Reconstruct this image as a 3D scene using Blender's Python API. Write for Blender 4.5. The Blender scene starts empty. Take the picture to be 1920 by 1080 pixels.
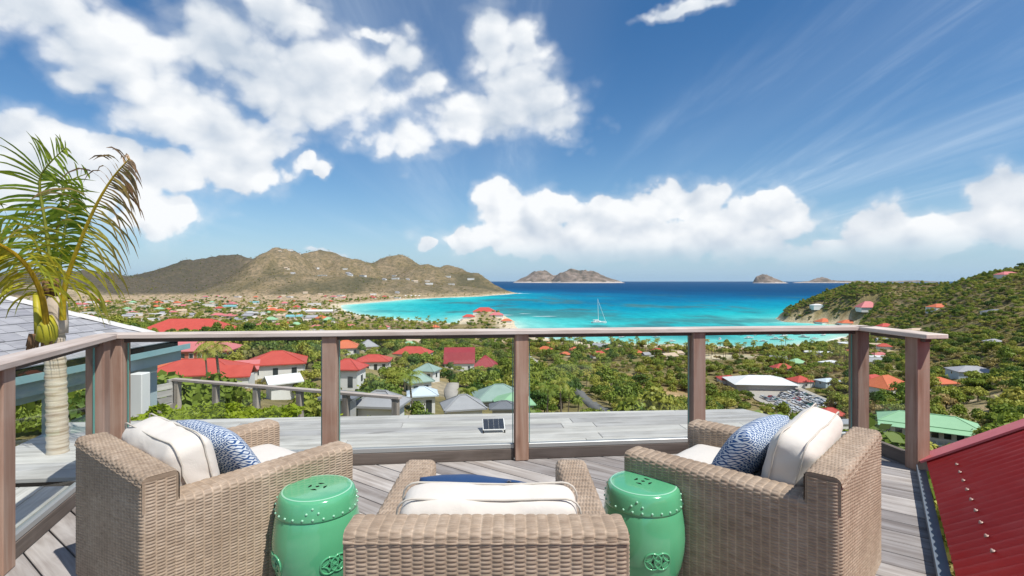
import bpy, bmesh, math, random
import numpy as np
from mathutils import Vector, Matrix
R = math.radians
random.seed(7); rng = np.random.default_rng(11)
S = bpy.context.scene
COL = S.collection
CAM_H = 1.381                      # eye height above the deck (deck top is z = 0)
SEA = -80.0                        # sea level, metres below the deck
HAZE = 0.000011

# ------------------------------------------------------------------ camera
cam_d = bpy.data.cameras.new('camera'); cam = bpy.data.objects.new('camera', cam_d); COL.objects.link(cam)
cam.location = (0, 0, CAM_H); cam.rotation_euler = (R(90), 0, 0)
cam_d.sensor_width = 36; cam_d.lens = 18.0; cam_d.shift_y = -15 / 1920
cam_d.clip_start = 0.05; cam_d.clip_end = 120000
S.camera = cam

# ------------------------------------------------------------------ exposure
S.view_settings.view_transform = 'Standard'; S.view_settings.look = 'None'
S.view_settings.exposure = 0.41; S.view_settings.gamma = 1.0
S.render.engine = 'CYCLES'
S.cycles.max_bounces = 6; S.cycles.transparent_max_bounces = 12
S.cycles.diffuse_bounces = 3; S.cycles.glossy_bounces = 3; S.cycles.caustics_reflective = False; S.cycles.caustics_refractive = False

# ------------------------------------------------------------------ sun
SUN_A, SUN_E = R(52), R(57)        # azimuth from -Y towards +X, elevation
sun_dir = Vector((math.sin(SUN_A) * math.cos(SUN_E), -math.cos(SUN_A) * math.cos(SUN_E), math.sin(SUN_E)))
sd = bpy.data.lights.new('sun', 'SUN'); sd.energy = 4.0; sd.angle = R(0.53); sd.color = (1.0, 0.955, 0.89)
so = bpy.data.objects.new('sun', sd); COL.objects.link(so); so.location = (20, -20, 60)
so.rotation_euler = sun_dir.to_track_quat('Z', 'Y').to_euler()

# ------------------------------------------------------------------ world: Nishita sky with procedural clouds
class NT:
    """tiny node-tree helper"""
    def __init__(s, tree): s.t = tree; s.n = tree.nodes; s.l = tree.links
    def node(s, typ, ins=None, **kw):
        nd = s.n.new(typ)
        for k, v in kw.items(): setattr(nd, k, v)
        for k, v in (ins or {}).items(): s.put(nd.inputs[k], v)
        return nd
    def put(s, sock, v):
        if isinstance(v, bpy.types.NodeSocket): s.l.new(v, sock)
        elif v is not None: sock.default_value = v
    def m(s, op, a, b=None, c=None, clamp=False):
        nd = s.n.new('ShaderNodeMath'); nd.operation = op; nd.use_clamp = clamp
        s.put(nd.inputs[0], a)
        if b is not None: s.put(nd.inputs[1], b)
        if c is not None: s.put(nd.inputs[2], c)
        return nd.outputs[0]
    def v(s, op, a, b=None, c=None):
        nd = s.n.new('ShaderNodeVectorMath'); nd.operation = op
        s.put(nd.inputs[0], a)
        if b is not None: s.put(nd.inputs[1], b)
        if c is not None: s.put(nd.inputs[2], c)
        return nd.outputs['Value'] if op in ('LENGTH', 'DOT_PRODUCT', 'DISTANCE') else nd.outputs['Vector']
    def noise(s, vec, scale, detail=4, rough=0.5, dist=0.0, out='Fac', typ='FBM', dim='3D'):
        nd = s.n.new('ShaderNodeTexNoise'); nd.noise_dimensions = dim; nd.noise_type = typ
        s.put(nd.inputs['Vector'], vec); nd.inputs['Scale'].default_value = scale
        nd.inputs['Detail'].default_value = detail; nd.inputs['Roughness'].default_value = rough
        nd.inputs['Distortion'].default_value = dist
        return nd.outputs[out]
    def ramp(s, fac, stops, interp='LINEAR'):
        nd = s.n.new('ShaderNodeValToRGB'); nd.color_ramp.interpolation = interp
        e = nd.color_ramp.elements
        while len(e) < len(stops): e.new(0.5)
        for i, (p, c) in enumerate(stops):
            e[i].position = p; e[i].color = (*c, 1) if len(c) == 3 else c
        s.put(nd.inputs[0], fac); return nd.outputs[0]
    def mix(s, fac, a, b, blend='MIX'):
        nd = s.n.new('ShaderNodeMix'); nd.data_type = 'RGBA'; nd.blend_type = blend
        s.put(nd.inputs[0], fac)
        for i, q in ((6, a), (7, b)):
            if isinstance(q, (tuple, list)) and len(q) == 3: q = (*q, 1)
            s.put(nd.inputs[i], q)
        return nd.outputs[2]
    def smooth(s, x, a, b):
        nd = s.n.new('ShaderNodeMapRange'); nd.interpolation_type = 'SMOOTHSTEP'
        s.put(nd.inputs[0], x); nd.inputs[1].default_value = a; nd.inputs[2].default_value = b
        nd.inputs[3].default_value = 0; nd.inputs[4].default_value = 1
        return nd.outputs[0]
    def lin(s, x, a, b, c=0, d=1):
        nd = s.n.new('ShaderNodeMapRange'); s.put(nd.inputs[0], x)
        for i, q in enumerate((a, b, c, d)): nd.inputs[i + 1].default_value = q
        return nd.outputs[0]

def azel(px, py):
    u, v = (px - 960) / 960, (525 - py) / 960
    return math.atan(u), math.atan2(v, math.hypot(1, u))
# cumulus banks: centre and half-size as bearings (written as photo pixels, turned into azimuth/elevation)
BLOBS = [(60,25,200,80),(215,105,150,85),(410,75,135,100),(500,150,120,85),(610,160,130,90),(690,195,80,50),(330,205,130,75),
  (430,265,120,62),(240,305,200,62),(70,260,160,55),(450,315,90,40),(740,115,52,40),(775,265,80,42),(870,215,105,60),
  (985,185,105,75),(930,85,62,62),(1045,228,75,45),(1000,95,42,50),(575,288,26,18),(603,308,24,20),(545,25,80,45),(310,395,70,55),(130,345,150,45),
  (800,165,60,40),(700,70,40,14),(150,150,60,35),(1290,14,80,12),
  (955,385,58,44),(1040,385,52,40),(1225,372,62,40),(1140,405,75,38),(1310,385,62,36),(1190,445,290,45),(1440,395,62,28),
  (1000,440,95,45),(870,452,26,26),(1640,435,80,46),(1560,468,80,24),(1885,390,80,56),(1780,440,100,46),(1900,455,90,40),
  (1405,455,70,35),(785,460,18,12),(605,464,24,9),
  # the same sky goes on outside the frame
  (-500,250,420,120),(-900,60,500,160),(2300,420,200,60),(2700,300,300,110),(-350,420,200,50)]
def cloud_group():
    g = bpy.data.node_groups.new('cloud_field', 'ShaderNodeTree')
    g.interface.new_socket('Dir', in_out='INPUT', socket_type='NodeSocketVector')
    g.interface.new_socket('D', in_out='OUTPUT', socket_type='NodeSocketFloat')
    g.interface.new_socket('N', in_out='OUTPUT', socket_type='NodeSocketFloat')
    t = NT(g); gi = g.nodes.new('NodeGroupInput'); go = g.nodes.new('NodeGroupOutput')
    d = t.v('NORMALIZE', gi.outputs[0])
    sp = t.node('ShaderNodeSeparateXYZ', {0: d})
    az = t.m('ARCTAN2', sp.outputs[0], sp.outputs[1]); el = t.m('ARCSINE', sp.outputs[2])
    p = t.node('ShaderNodeCombineXYZ', {0: az, 1: el}).outputs[0]
    # domain warp so that outlines are not round
    w = t.noise(d, 5.0, 3, 0.55, out='Color')
    w = t.v('MULTIPLY_ADD', w, (0.13, 0.085, 0.0), (-0.065, -0.0425, 0.0))
    w2 = t.v('MULTIPLY_ADD', t.noise(d, 17.0, 3, 0.6, out='Color'), (0.060, 0.050, 0.0), (-0.030, -0.025, 0.0))
    pw = t.v('ADD', t.v('ADD', p, w), w2)
    acc = None
    for (cx, cy, rx, ry) in BLOBS:
        if 0 <= cx <= 1920:
            a0, e0 = azel(cx, cy); u = (cx - 960) / 960
            sx = 1 / (rx / 960 / (1 + u * u)); sy = 1 / (ry / 960 / math.sqrt(1 + u * u))
        else:
            a0 = (cx - 960) / 960; e0 = (525 - cy) / 960; sx = 960 / rx; sy = 960 / ry
        q = t.v('MULTIPLY_ADD', pw, (sx, sy, 0), (-a0 * sx, -e0 * sy, 0))
        L = t.v('LENGTH', q)
        if acc is None: acc = L
        else: acc = t.node('ShaderNodeMath', {0: acc, 1: L, 2: 0.28}, operation='SMOOTH_MIN').outputs[0]
    base = t.m('MAXIMUM', t.m('SUBTRACT', 1.0, acc), -0.9)
    # sky behind and beside the camera: plain broken cumulus
    back = t.smooth(t.m('ABSOLUTE', az), 1.35, 1.9)
    bn = t.m('MULTIPLY_ADD', t.noise(d, 2.2, 2, 0.5), 4.0, -2.25)
    base = t.m('ADD', t.m('MULTIPLY', base, t.m('SUBTRACT', 1.0, back)), t.m('MULTIPLY', bn, back))
    n1, vo, n = cloud_noise(t, d)
    D = t.m('ADD', base, t.m('MULTIPLY_ADD', n, 2.5, -1.12))
    # low banks are solid, with level bases
    D = t.m('ADD', D, t.m('MULTIPLY', t.smooth(sp.outputs[2], 0.24, 0.08), 0.18))
    g.links.new(D, go.inputs[0]); g.links.new(n, go.inputs[1])
    return g
def cloud_noise(t, d):
    q = t.v('MULTIPLY', d, (1, 1, 1.3))
    n1 = t.noise(q, 7.0, 7, 0.56, 0.1)
    v = t.node('ShaderNodeTexVoronoi', {'Vector': t.v('ADD', q, t.v('MULTIPLY', t.noise(q, 9.0, 2, 0.5, out='Color'), (0.06, 0.06, 0.06))), 'Scale': 17.0, 'Detail': 1.0, 'Roughness': 0.45}, feature='F1', normalize=True)
    vo = t.m('SUBTRACT', 1.0, v.outputs['Distance'])
    n = t.m('ADD', t.m('MULTIPLY', n1, 0.62), t.m('MULTIPLY_ADD', vo, 0.60, -0.26))
    return n1, vo, n
def build_world():
    w = bpy.data.worlds.new('World'); S.world = w; w.use_nodes = True
    t = NT(w.node_tree); w.node_tree.nodes.clear()
    tc = t.node('ShaderNodeTexCoord'); d = tc.outputs['Generated']
    sky = t.node('ShaderNodeTexSky', sky_type='NISHITA', sun_disc=False, sun_elevation=SUN_E, sun_rotation=math.pi - SUN_A,
                 altitude=60, air_density=1.0, dust_density=0.1, ozone_density=4.0)
    t.put(sky.inputs[0], d)
    hs = t.node('ShaderNodeHueSaturation', {'Saturation': 1.24, 'Value': 0.86, 'Color': sky.outputs[0]})
    hz = t.m('POWER', t.m('SUBTRACT', 1.0, t.m('ABSOLUTE', t.node('ShaderNodeSeparateXYZ', {0: t.v('NORMALIZE', d)}).outputs[2])), 9.0)
    skyc = t.mix(t.m('MULTIPLY', hz, 0.92), hs.outputs[0], (2.7, 4.3, 5.9))
    g = cloud_group()
    a = t.node('ShaderNodeGroup', node_tree=g); t.put(a.inputs[0], d)
    toward = t.v('ADD', d, (0.016, 0.0, 0.030))
    nb = cloud_noise(t, t.v('NORMALIZE', toward))[2]
    sp = t.node('ShaderNodeSeparateXYZ', {0: t.v('NORMALIZE', d)}); z = sp.outputs[2]
    hi = t.smooth(z, 0.16, 0.34)
    dens = t.m('ADD', t.m('MULTIPLY', t.smooth(a.outputs[0], 0.03, 0.34), t.m('SUBTRACT', 1.0, hi)), t.m('MULTIPLY', t.smooth(a.outputs[0], -0.04, 0.62), hi))
    soft = t.smooth(a.outputs[0], -0.30, 0.45)
    dens = t.m('MAXIMUM', dens, t.m('MULTIPLY', soft, 0.42))
    # cloud brightness: relief towards the sun, greyer deep inside and near the flat bases
    rel = t.m('SUBTRACT', a.outputs[1], nb)
    big = t.m('SUBTRACT', t.noise(d, 5.0, 3, 0.5), t.noise(t.v('ADD', d, (0.03, 0.0, 0.075)), 5.0, 3, 0.5))
    lit = t.m('MULTIPLY_ADD', big, 2.2, t.m('MULTIPLY_ADD', rel, 2.3, 0.70))
    thick = t.smooth(a.outputs[0], 0.7, 2.0)
    lit = t.m('MULTIPLY_ADD', thick, -0.14, lit, clamp=True)
    ccol = t.mix(lit, (4.0, 4.65, 5.5), (7.35, 7.5, 7.65))
    # bases of the far banks sink into the sea haze
    low = t.smooth(z, 0.012, 0.085)
    ccol = t.mix(low, t.mix(0.45, skyc, (4.2, 5.0, 5.8)), ccol)
    dens = t.m('MULTIPLY', dens, t.lin(z, 0.0, 0.06, 0.15, 1.0))
    # cirrus: parallel streaks in a high sheet running away from the viewer
    zz = t.m('ADD', t.m('MAXIMUM', z, 0.0), 0.05)
    qx = t.m('DIVIDE', sp.outputs[0], zz); qy = t.m('DIVIDE', sp.outputs[1], zz)
    q = t.node('ShaderNodeCombineXYZ', {0: qx, 1: t.m('MULTIPLY', qy, 0.16)}).outputs[0]
    wv = t.noise(q, 0.9, 2, 0.5, out='Color')
    q2 = t.v('ADD', q, t.v('MULTIPLY_ADD', wv, (0.9, 0.7, 0), (-0.45, -0.35, 0)))
    st = t.noise(t.v('MULTIPLY', q2, (1.7, 1.3, 1)), 1.0, 7, 0.62, 0.5)
    cov = t.noise(t.v('ADD', q, (3.1, 1.7, 0)), 0.75, 3, 0.5)
    side = t.lin(qx, -1.5, 1.2, 0.35, 1.0)
    ci = t.m('MULTIPLY', t.smooth(st, 0.44, 0.80), t.smooth(cov, 0.36, 0.62))
    ci = t.m('MULTIPLY', t.m('MULTIPLY', ci, side), 0.58)
    ci = t.m('ADD', ci, t.m('MULTIPLY', t.m('MULTIPLY', t.smooth(cov, 0.40, 0.75), side), 0.15), clamp=True)
    ci = t.m('MULTIPLY', ci, t.smooth(z, 0.015, 0.10))
    c1 = t.mix(ci, skyc, (6.2, 7.0, 7.8))
    c2 = t.mix(dens, c1, ccol)
    bg = t.node('ShaderNodeBackground', {'Color': c2, 'Strength': 0.10})
    out = t.node('ShaderNodeOutputWorld'); t.l.new(bg.outputs[0], out.inputs[0])
    w.cycles.sampling_method = 'MANUAL'; w.cycles.sample_map_resolution = 256
build_world()

# ------------------------------------------------------------------ object helpers
def tag(o, label=None, cat=None, group=None, kind=None):
    if label: o['label'] = label
    if cat: o['category'] = cat
    if group: o['group'] = group
    if kind: o['kind'] = kind
    return o
def link(o, parent=None):
    COL.objects.link(o)
    if parent is not None: o.parent = parent
    return o
def empty(name, loc=(0, 0, 0), rz=0.0):
    o = bpy.data.objects.new(name, None); o.empty_display_size = 0.2
    o.location = loc; o.rotation_euler = (0, 0, rz); return link(o)
def mesh_np(name, V, F, mats=(), smooth=False, midx=None):
    """V (n,3); F list of index arrays or one (m,k) array"""
    me = bpy.data.meshes.new(name)
    V = np.asarray(V, dtype=np.float32).reshape(-1, 3)
    if isinstance(F, np.ndarray):
        k = F.shape[1]; nf = F.shape[0]
        me.vertices.add(len(V)); me.vertices.foreach_set('co', V.ravel())
        me.loops.add(nf * k); me.loops.foreach_set('vertex_index', F.astype(np.int32).ravel())
        me.polygons.add(nf); me.polygons.foreach_set('loop_start', np.arange(0, nf * k, k, dtype=np.int32))
        me.polygons.foreach_set('loop_total', np.full(nf, k, dtype=np.int32))
    else:
        me.from_pydata([tuple(map(float, v)) for v in V], [], [tuple(int(i) for i in f) for f in F])
    for m in mats: me.materials.append(m)
    if midx is not None: me.polygons.foreach_set('material_index', np.asarray(midx, dtype=np.int32))
    me.update(calc_edges=True); me.validate()
    if smooth: me.polygons.foreach_set('use_smooth', np.ones(len(me.polygons), dtype=bool))
    return me
def obj(name, me, parent=None, loc=None, rot=None):
    o = bpy.data.objects.new(name, me)
    if loc is not None: o.location = loc
    if rot is not None: o.rotation_euler = rot
    return link(o, parent)
class MB:
    """collects simple shapes into one mesh"""
    def __init__(s): s.V = []; s.F = []; s.M = []
    def add(s, V, F, m=0):
        b = len(s.V); s.V += [tuple(v) for v in V]; s.F += [tuple(i + b for i in f) for f in F]; s.M += [m] * len(F); return s
    def box(s, x0, x1, y0, y1, z0, z1, m=0):
        V = [(x0,y0,z0),(x1,y0,z0),(x1,y1,z0),(x0,y1,z0),(x0,y0,z1),(x1,y0,z1),(x1,y1,z1),(x0,y1,z1)]
        return s.add(V, [(0,3,2,1),(4,5,6,7),(0,1,5,4),(1,2,6,5),(2,3,7,6),(3,0,4,7)], m)
    def beam(s, a, b, w, h, m=0, up=(0, 0, 1)):
        a = Vector(a); b = Vector(b); d = (b - a).normalized(); r = d.cross(Vector(up)).normalized(); u = r.cross(d)
        V = [p + r * sx * w / 2 + u * sz * h / 2 for p in (a, b) for sx, sz in ((-1,-1),(1,-1),(1,1),(-1,1))]
        return s.add(V, [(0,1,2,3),(7,6,5,4),(0,4,5,1),(1,5,6,2),(2,6,7,3),(3,7,4,0)], m)
    def tube(s, pts, rads, n=8, m=0, cap=True):
        pts = [Vector(p) for p in pts]; rings = []
        for i, p in enumerate(pts):
            d = (pts[min(i + 1, len(pts) - 1)] - pts[max(i - 1, 0)]).normalized()
            a = d.orthogonal().normalized() if i == 0 else (pa - d * pa.dot(d)).normalized()
            pa = a; b = d.cross(a); r = rads[i] if hasattr(rads, '__len__') else rads
            rings.append([p + (a * math.cos(2 * math.pi * k / n) + b * math.sin(2 * math.pi * k / n)) * r for k in range(n)])
        V = [v for rg in rings for v in rg]; F = []
        for i in range(len(rings) - 1):
            for k in range(n): F.append((i*n+k, i*n+(k+1)%n, (i+1)*n+(k+1)%n, (i+1)*n+k))
        if cap: F.append(tuple(range(n - 1, -1, -1))); F.append(tuple((len(rings)-1)*n + k for k in range(n)))
        return s.add(V, F, m)
    def lathe(s, prof, n=32, m=0, c=(0, 0)):
        V = []; F = []
        for r, z in prof: V += [(c[0] + r*math.cos(2*math.pi*k/n), c[1] + r*math.sin(2*math.pi*k/n), z) for k in range(n)]
        for i in range(len(prof) - 1):
            for k in range(n): F.append((i*n+k, i*n+(k+1)%n, (i+1)*n+(k+1)%n, (i+1)*n+k))
        return s.add(V, F, m)
    def mesh(s, name, mats, smooth=False, bevel=0.0):
        me = bpy.data.meshes.new(name); me.from_pydata(s.V, [], s.F)
        for mt in (mats if isinstance(mats, (list, tuple)) else [mats]): me.materials.append(mt)
        me.polygons.foreach_set('material_index', s.M); me.validate(); me.update()
        if bevel:
            bm = bmesh.new(); bm.from_mesh(me)
            bmesh.ops.bevel(bm, geom=list(bm.edges), offset=bevel, segments=1, affect='EDGES', profile=0.5)
            bm.to_mesh(me); bm.free()
        if smooth: me.polygons.foreach_set('use_smooth', np.ones(len(me.polygons), dtype=bool))
        return me
    def build(s, name, mats, parent=None, smooth=False, bevel=0.0, loc=None, rot=None):
        return obj(name, s.mesh(name, mats, smooth, bevel), parent, loc, rot)
def copy_tree(o, parent=None):
    c = o.copy(); COL.objects.link(c); c.parent = parent
    for ch in o.children: copy_tree(ch, c)
    return c

# ------------------------------------------------------------------ materials
MATS = {}
def mat(name, fn):
    if name in MATS: return MATS[name]
    m = bpy.data.materials.new(name); m.use_nodes = True; m.node_tree.nodes.clear()
    t = NT(m.node_tree); out = t.node('ShaderNodeOutputMaterial')
    r = fn(t); t.l.new(r, out.inputs[0]); MATS[name] = m; return m
def pbr(t, col, rough=0.6, spec=0.4, bump=None, bstr=0.3, bdist=0.01, metal=0.0, coat=0.0, sheen=0.0):
    p = t.node('ShaderNodeBsdfPrincipled')
    if isinstance(col, tuple): col = (*col, 1) if len(col) == 3 else col
    t.put(p.inputs['Base Color'], col); t.put(p.inputs['Roughness'], rough); t.put(p.inputs['Specular IOR Level'], spec)
    t.put(p.inputs['Metallic'], metal); t.put(p.inputs['Coat Weight'], coat); p.inputs['Coat Roughness'].default_value = 0.06
    t.put(p.inputs['Sheen Weight'], sheen)
    if bump is not None:
        b = t.node('ShaderNodeBump', {'Height': bump, 'Strength': bstr, 'Distance': bdist}); t.l.new(b.outputs[0], p.inputs['Normal'])
    return p.outputs[0]
def ocoord(t): return t.node('ShaderNodeTexCoord').outputs['Object']
def orand(t): return t.node('ShaderNodeObjectInfo').outputs['Random']
def pos(t): return t.node('ShaderNodeNewGeometry').outputs['Position']
def wood(name, c0, c1, c2, axis=0, scale=1.0, rough=0.75, tr=(0.80, 1.14)):
    """weathered timber: grain stretched along one local axis, each piece with its own tone"""
    def f(t):
        o = ocoord(t); r = orand(t)
        off = t.node('ShaderNodeCombineXYZ', {0: t.m('MULTIPLY', r, 37.0), 1: t.m('MULTIPLY', r, 91.0), 2: t.m('MULTIPLY', r, 53.0)}).outputs[0]
        sc = [9, 9, 9]; sc[axis] = 0.55
        p = t.v('ADD', t.v('MULTIPLY', o, tuple(q * scale for q in sc)), off)
        g = t.noise(p, 2.2, 6, 0.62, 0.6)
        fine = t.noise(t.v('MULTIPLY', p, (1, 1, 1)), 11, 3, 0.6)
        blot = t.noise(t.v('ADD', o, off), 3.0, 3, 0.5)
        c = t.ramp(g, [(0.28, c0), (0.5, c1), (0.72, c2)])
        c = t.mix(t.m('MULTIPLY', t.smooth(blot, 0.42, 0.72), 0.55), c, c2)
        tone = t.lin(r, 0, 1, *tr)
        c = t.mix(1.0, c, t.node('ShaderNodeCombineColor', {0: tone, 1: tone, 2: t.lin(r, 0, 1, tr[0] * 1.03, tr[1] * 0.98)}).outputs[0], 'MULTIPLY')
        knots = t.smooth(t.noise(t.v('ADD', t.v('MULTIPLY', o, tuple(2.0 if i == axis else 9.0 for i in range(3))), off), 1.0, 1, 0.4), 0.70, 0.78)
        c = t.mix(t.m('MULTIPLY', knots, 0.5), c, tuple(0.5 * q for q in c0))
        h = t.m('ADD', t.m('MULTIPLY', g, 0.7), t.m('MULTIPLY', fine, 0.3))
        return pbr(t, c, rough, 0.25, h, 0.35, 0.004)
    return mat(name, f)
M_DECK = wood('deck_timber', (0.205, 0.175, 0.155), (0.335, 0.305, 0.282), (0.50, 0.475, 0.45), 0, 1.0, 0.75, (0.66, 1.28))
M_LEDGE = wood('ledge_timber', (0.28, 0.265, 0.245), (0.41, 0.395, 0.37), (0.55, 0.535, 0.51), 0)
M_POST = wood('post_timber', (0.225, 0.125, 0.082), (0.33, 0.205, 0.150), (0.43, 0.32, 0.255), 2)
M_RAIL = wood('rail_timber', (0.38, 0.305, 0.255), (0.53, 0.445, 0.385), (0.66, 0.59, 0.535), 0)
M_SUB = wood('subrail_timber', (0.07, 0.055, 0.047), (0.12, 0.097, 0.083), (0.18, 0.15, 0.13), 0)
M_FENCE = wood('fence_timber', (0.21, 0.165, 0.13), (0.34, 0.29, 0.24), (0.46, 0.41, 0.36), 2)
M_SHINGLE = wood('shingle_wood', (0.19, 0.19, 0.20), (0.29, 0.29, 0.305), (0.41, 0.41, 0.425), 0, 0.6)
M_DARK = mat('dark_void', lambda t: pbr(t, (0.012, 0.012, 0.012), 0.9, 0.1))
M_ALU = mat('pale_aluminium', lambda t: pbr(t, (0.42, 0.43, 0.42), 0.42, 0.5, metal=0.5))
M_STEEL = mat('screw_steel', lambda t: pbr(t, t.mix(t.noise(pos(t), 40, 3), (0.42, 0.24, 0.17), (0.50, 0.40, 0.35)), 0.5, 0.4, metal=0.3))
M_WHITE = mat('white_paint', lambda t: pbr(t, t.mix(t.noise(pos(t), 0.8, 3), (0.66, 0.66, 0.64), (0.78, 0.78, 0.76)), 0.6, 0.3))
M_BLUEGREY = mat('blue_grey_paint', lambda t: pbr(t, t.mix(t.noise(pos(t), 2.0, 4), (0.33, 0.41, 0.43), (0.43, 0.51, 0.53)), 0.55, 0.4))
def f_glass(t):
    lw = t.node('ShaderNodeLayerWeight', {'Blend': 0.5})
    fr = t.m('MULTIPLY_ADD', t.m('POWER', lw.outputs['Facing'], 5.0), 0.9, 0.045)
    tr = t.node('ShaderNodeBsdfTransparent', {'Color': (0.93, 0.965, 0.95, 1)})
    gl = t.node('ShaderNodeBsdfGlossy', {'Color': (0.9, 0.95, 0.95, 1), 'Roughness': 0.02})
    mx = t.node('ShaderNodeMixShader', {0: fr}); t.l.new(tr.outputs[0], mx.inputs[1]); t.l.new(gl.outputs[0], mx.inputs[2])
    return mx.outputs[0]
M_GLASS = mat('clear_glass', f_glass)
M_GLASSEDGE = mat('glass_edge', lambda t: pbr(t, (0.12, 0.30, 0.26), 0.15, 0.6))
def leafmat(name, c0, c1, c2, trans=0.28, nsc=0.7):
    def f(t):
        r = orand(t); n = t.noise(pos(t), nsc, 3, 0.6); n2 = t.noise(ocoord(t), 1.6, 2, 0.5)
        k = t.m('ADD', t.m('MULTIPLY', r, 0.55), t.m('MULTIPLY', t.m('ADD', n, n2), 0.26))
        c = t.ramp(k, [(0.10, c0), (0.48, c1), (0.90, c2)])
        d = t.node('ShaderNodeBsdfDiffuse', {'Color': c}); tr = t.node('ShaderNodeBsdfTranslucent', {'Color': c})
        gl = t.node('ShaderNodeBsdfGlossy', {'Color': (0.5, 0.5, 0.45, 1), 'Roughness': 0.5})
        m1 = t.node('ShaderNodeMixShader', {0: trans}); t.l.new(d.outputs[0], m1.inputs[1]); t.l.new(tr.outputs[0], m1.inputs[2])
        m2 = t.node('ShaderNodeMixShader', {0: 0.035}); t.l.new(m1.outputs[0], m2.inputs[1]); t.l.new(gl.outputs[0], m2.inputs[2])
        return m2.outputs[0]
    return mat(name, f)
M_LEAF = leafmat('tree_leaves', (0.10, 0.165, 0.028), (0.23, 0.295, 0.040), (0.46, 0.42, 0.085))
M_SCRUB = leafmat('dry_scrub_leaves', (0.16, 0.165, 0.045), (0.29, 0.255, 0.075), (0.46, 0.335, 0.15))
M_PALM = leafmat('palm_leaves', (0.12, 0.19, 0.03), (0.25, 0.30, 0.045), (0.46, 0.39, 0.08))
M_HEDGE = leafmat('hedge_leaves', (0.13, 0.22, 0.012), (0.34, 0.40, 0.02), (0.62, 0.54, 0.03), 0.3, 9.0)
M_TRUNK = mat('bark', lambda t: pbr(t, t.mix(t.noise(pos(t), 3, 4), (0.10, 0.08, 0.06), (0.22, 0.18, 0.14)), 0.9, 0.2))

# ------------------------------------------------------------------ terrain
def vnoise(x, y, seed=0):
    xi = np.floor(x).astype(np.int64); yi = np.floor(y).astype(np.int64); xf = x - xi; yf = y - yi
    def h(a, b):
        n = (a * 374761393 + b * 668265263 + seed * 974711) & 0x7fffffff
        n = ((n ^ (n >> 13)) * 1274126177) & 0x7fffffff
        return ((n ^ (n >> 16)) & 0xffff) / 65535.0
    u = xf * xf * (3 - 2 * xf); v = yf * yf * (3 - 2 * yf)
    return (h(xi, yi) * (1-u) + h(xi+1, yi) * u) * (1-v) + (h(xi, yi+1) * (1-u) + h(xi+1, yi+1) * u) * v
def fbm(x, y, oct=4, seed=0, ridged=False):
    s = 0; a = 0.5; tot = 0
    for i in range(oct):
        n = vnoise(x * 2**i, y * 2**i, seed + i * 17)
        if ridged: n = 1 - np.abs(2 * n - 1)
        s = s + a * n; tot += a; a *= 0.5
    return s / tot
def sstep(a, b, x):
    t = np.clip((x - a) / (b - a), 0, 1); return t * t * (3 - 2 * t)
# coastline of the bay (closed polygon of the water, metres)
WATER = np.array([(-554,1662),(-470,1420),(-395,1260),(-300,1110),(-170,1000),(-100,950),(-105,1060),(-75,1135),(-25,1120),(4,1010),
  (8,880),(28,765),(60,695),(130,657),(200,642),(260,628),(300,612),(350,640),(420,682),(490,745),(560,830),(612,905),(575,955),(532,1000),
  (560,1090),(690,1190),(900,1300),(1500,1500),(4000,2200),(90000,20000),(90000,90000),(-90000,90000),(-30000,9000),(-4000,6500),(-1500,5200),
  (-300,3900),(0,3400),(50,3120),(-70,2760),(-165,2500),(-300,2360),(-430,2150),(-490,1900)], float)
def poly_sd(P, X, Y):
    """signed distance, positive inside the polygon"""
    X = np.asarray(X, float); Y = np.asarray(Y, float)
    d = np.full(X.shape, 1e18); ins = np.zeros(X.shape, bool); n = len(P)
    for i in range(n):
        x0, y0 = P[i]; x1, y1 = P[(i + 1) % n]; ex, ey = x1 - x0, y1 - y0
        t = np.clip(((X - x0) * ex + (Y - y0) * ey) / (ex * ex + ey * ey), 0, 1)
        d = np.minimum(d, (X - x0 - t * ex)**2 + (Y - y0 - t * ey)**2)
        c = ((y0 > Y) != (y1 > Y)) & (X < (x1 - x0) * (Y - y0) / (y1 - y0 + 1e-12) + x0); ins ^= c
    return np.where(ins, 1, -1) * np.sqrt(d)
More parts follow.
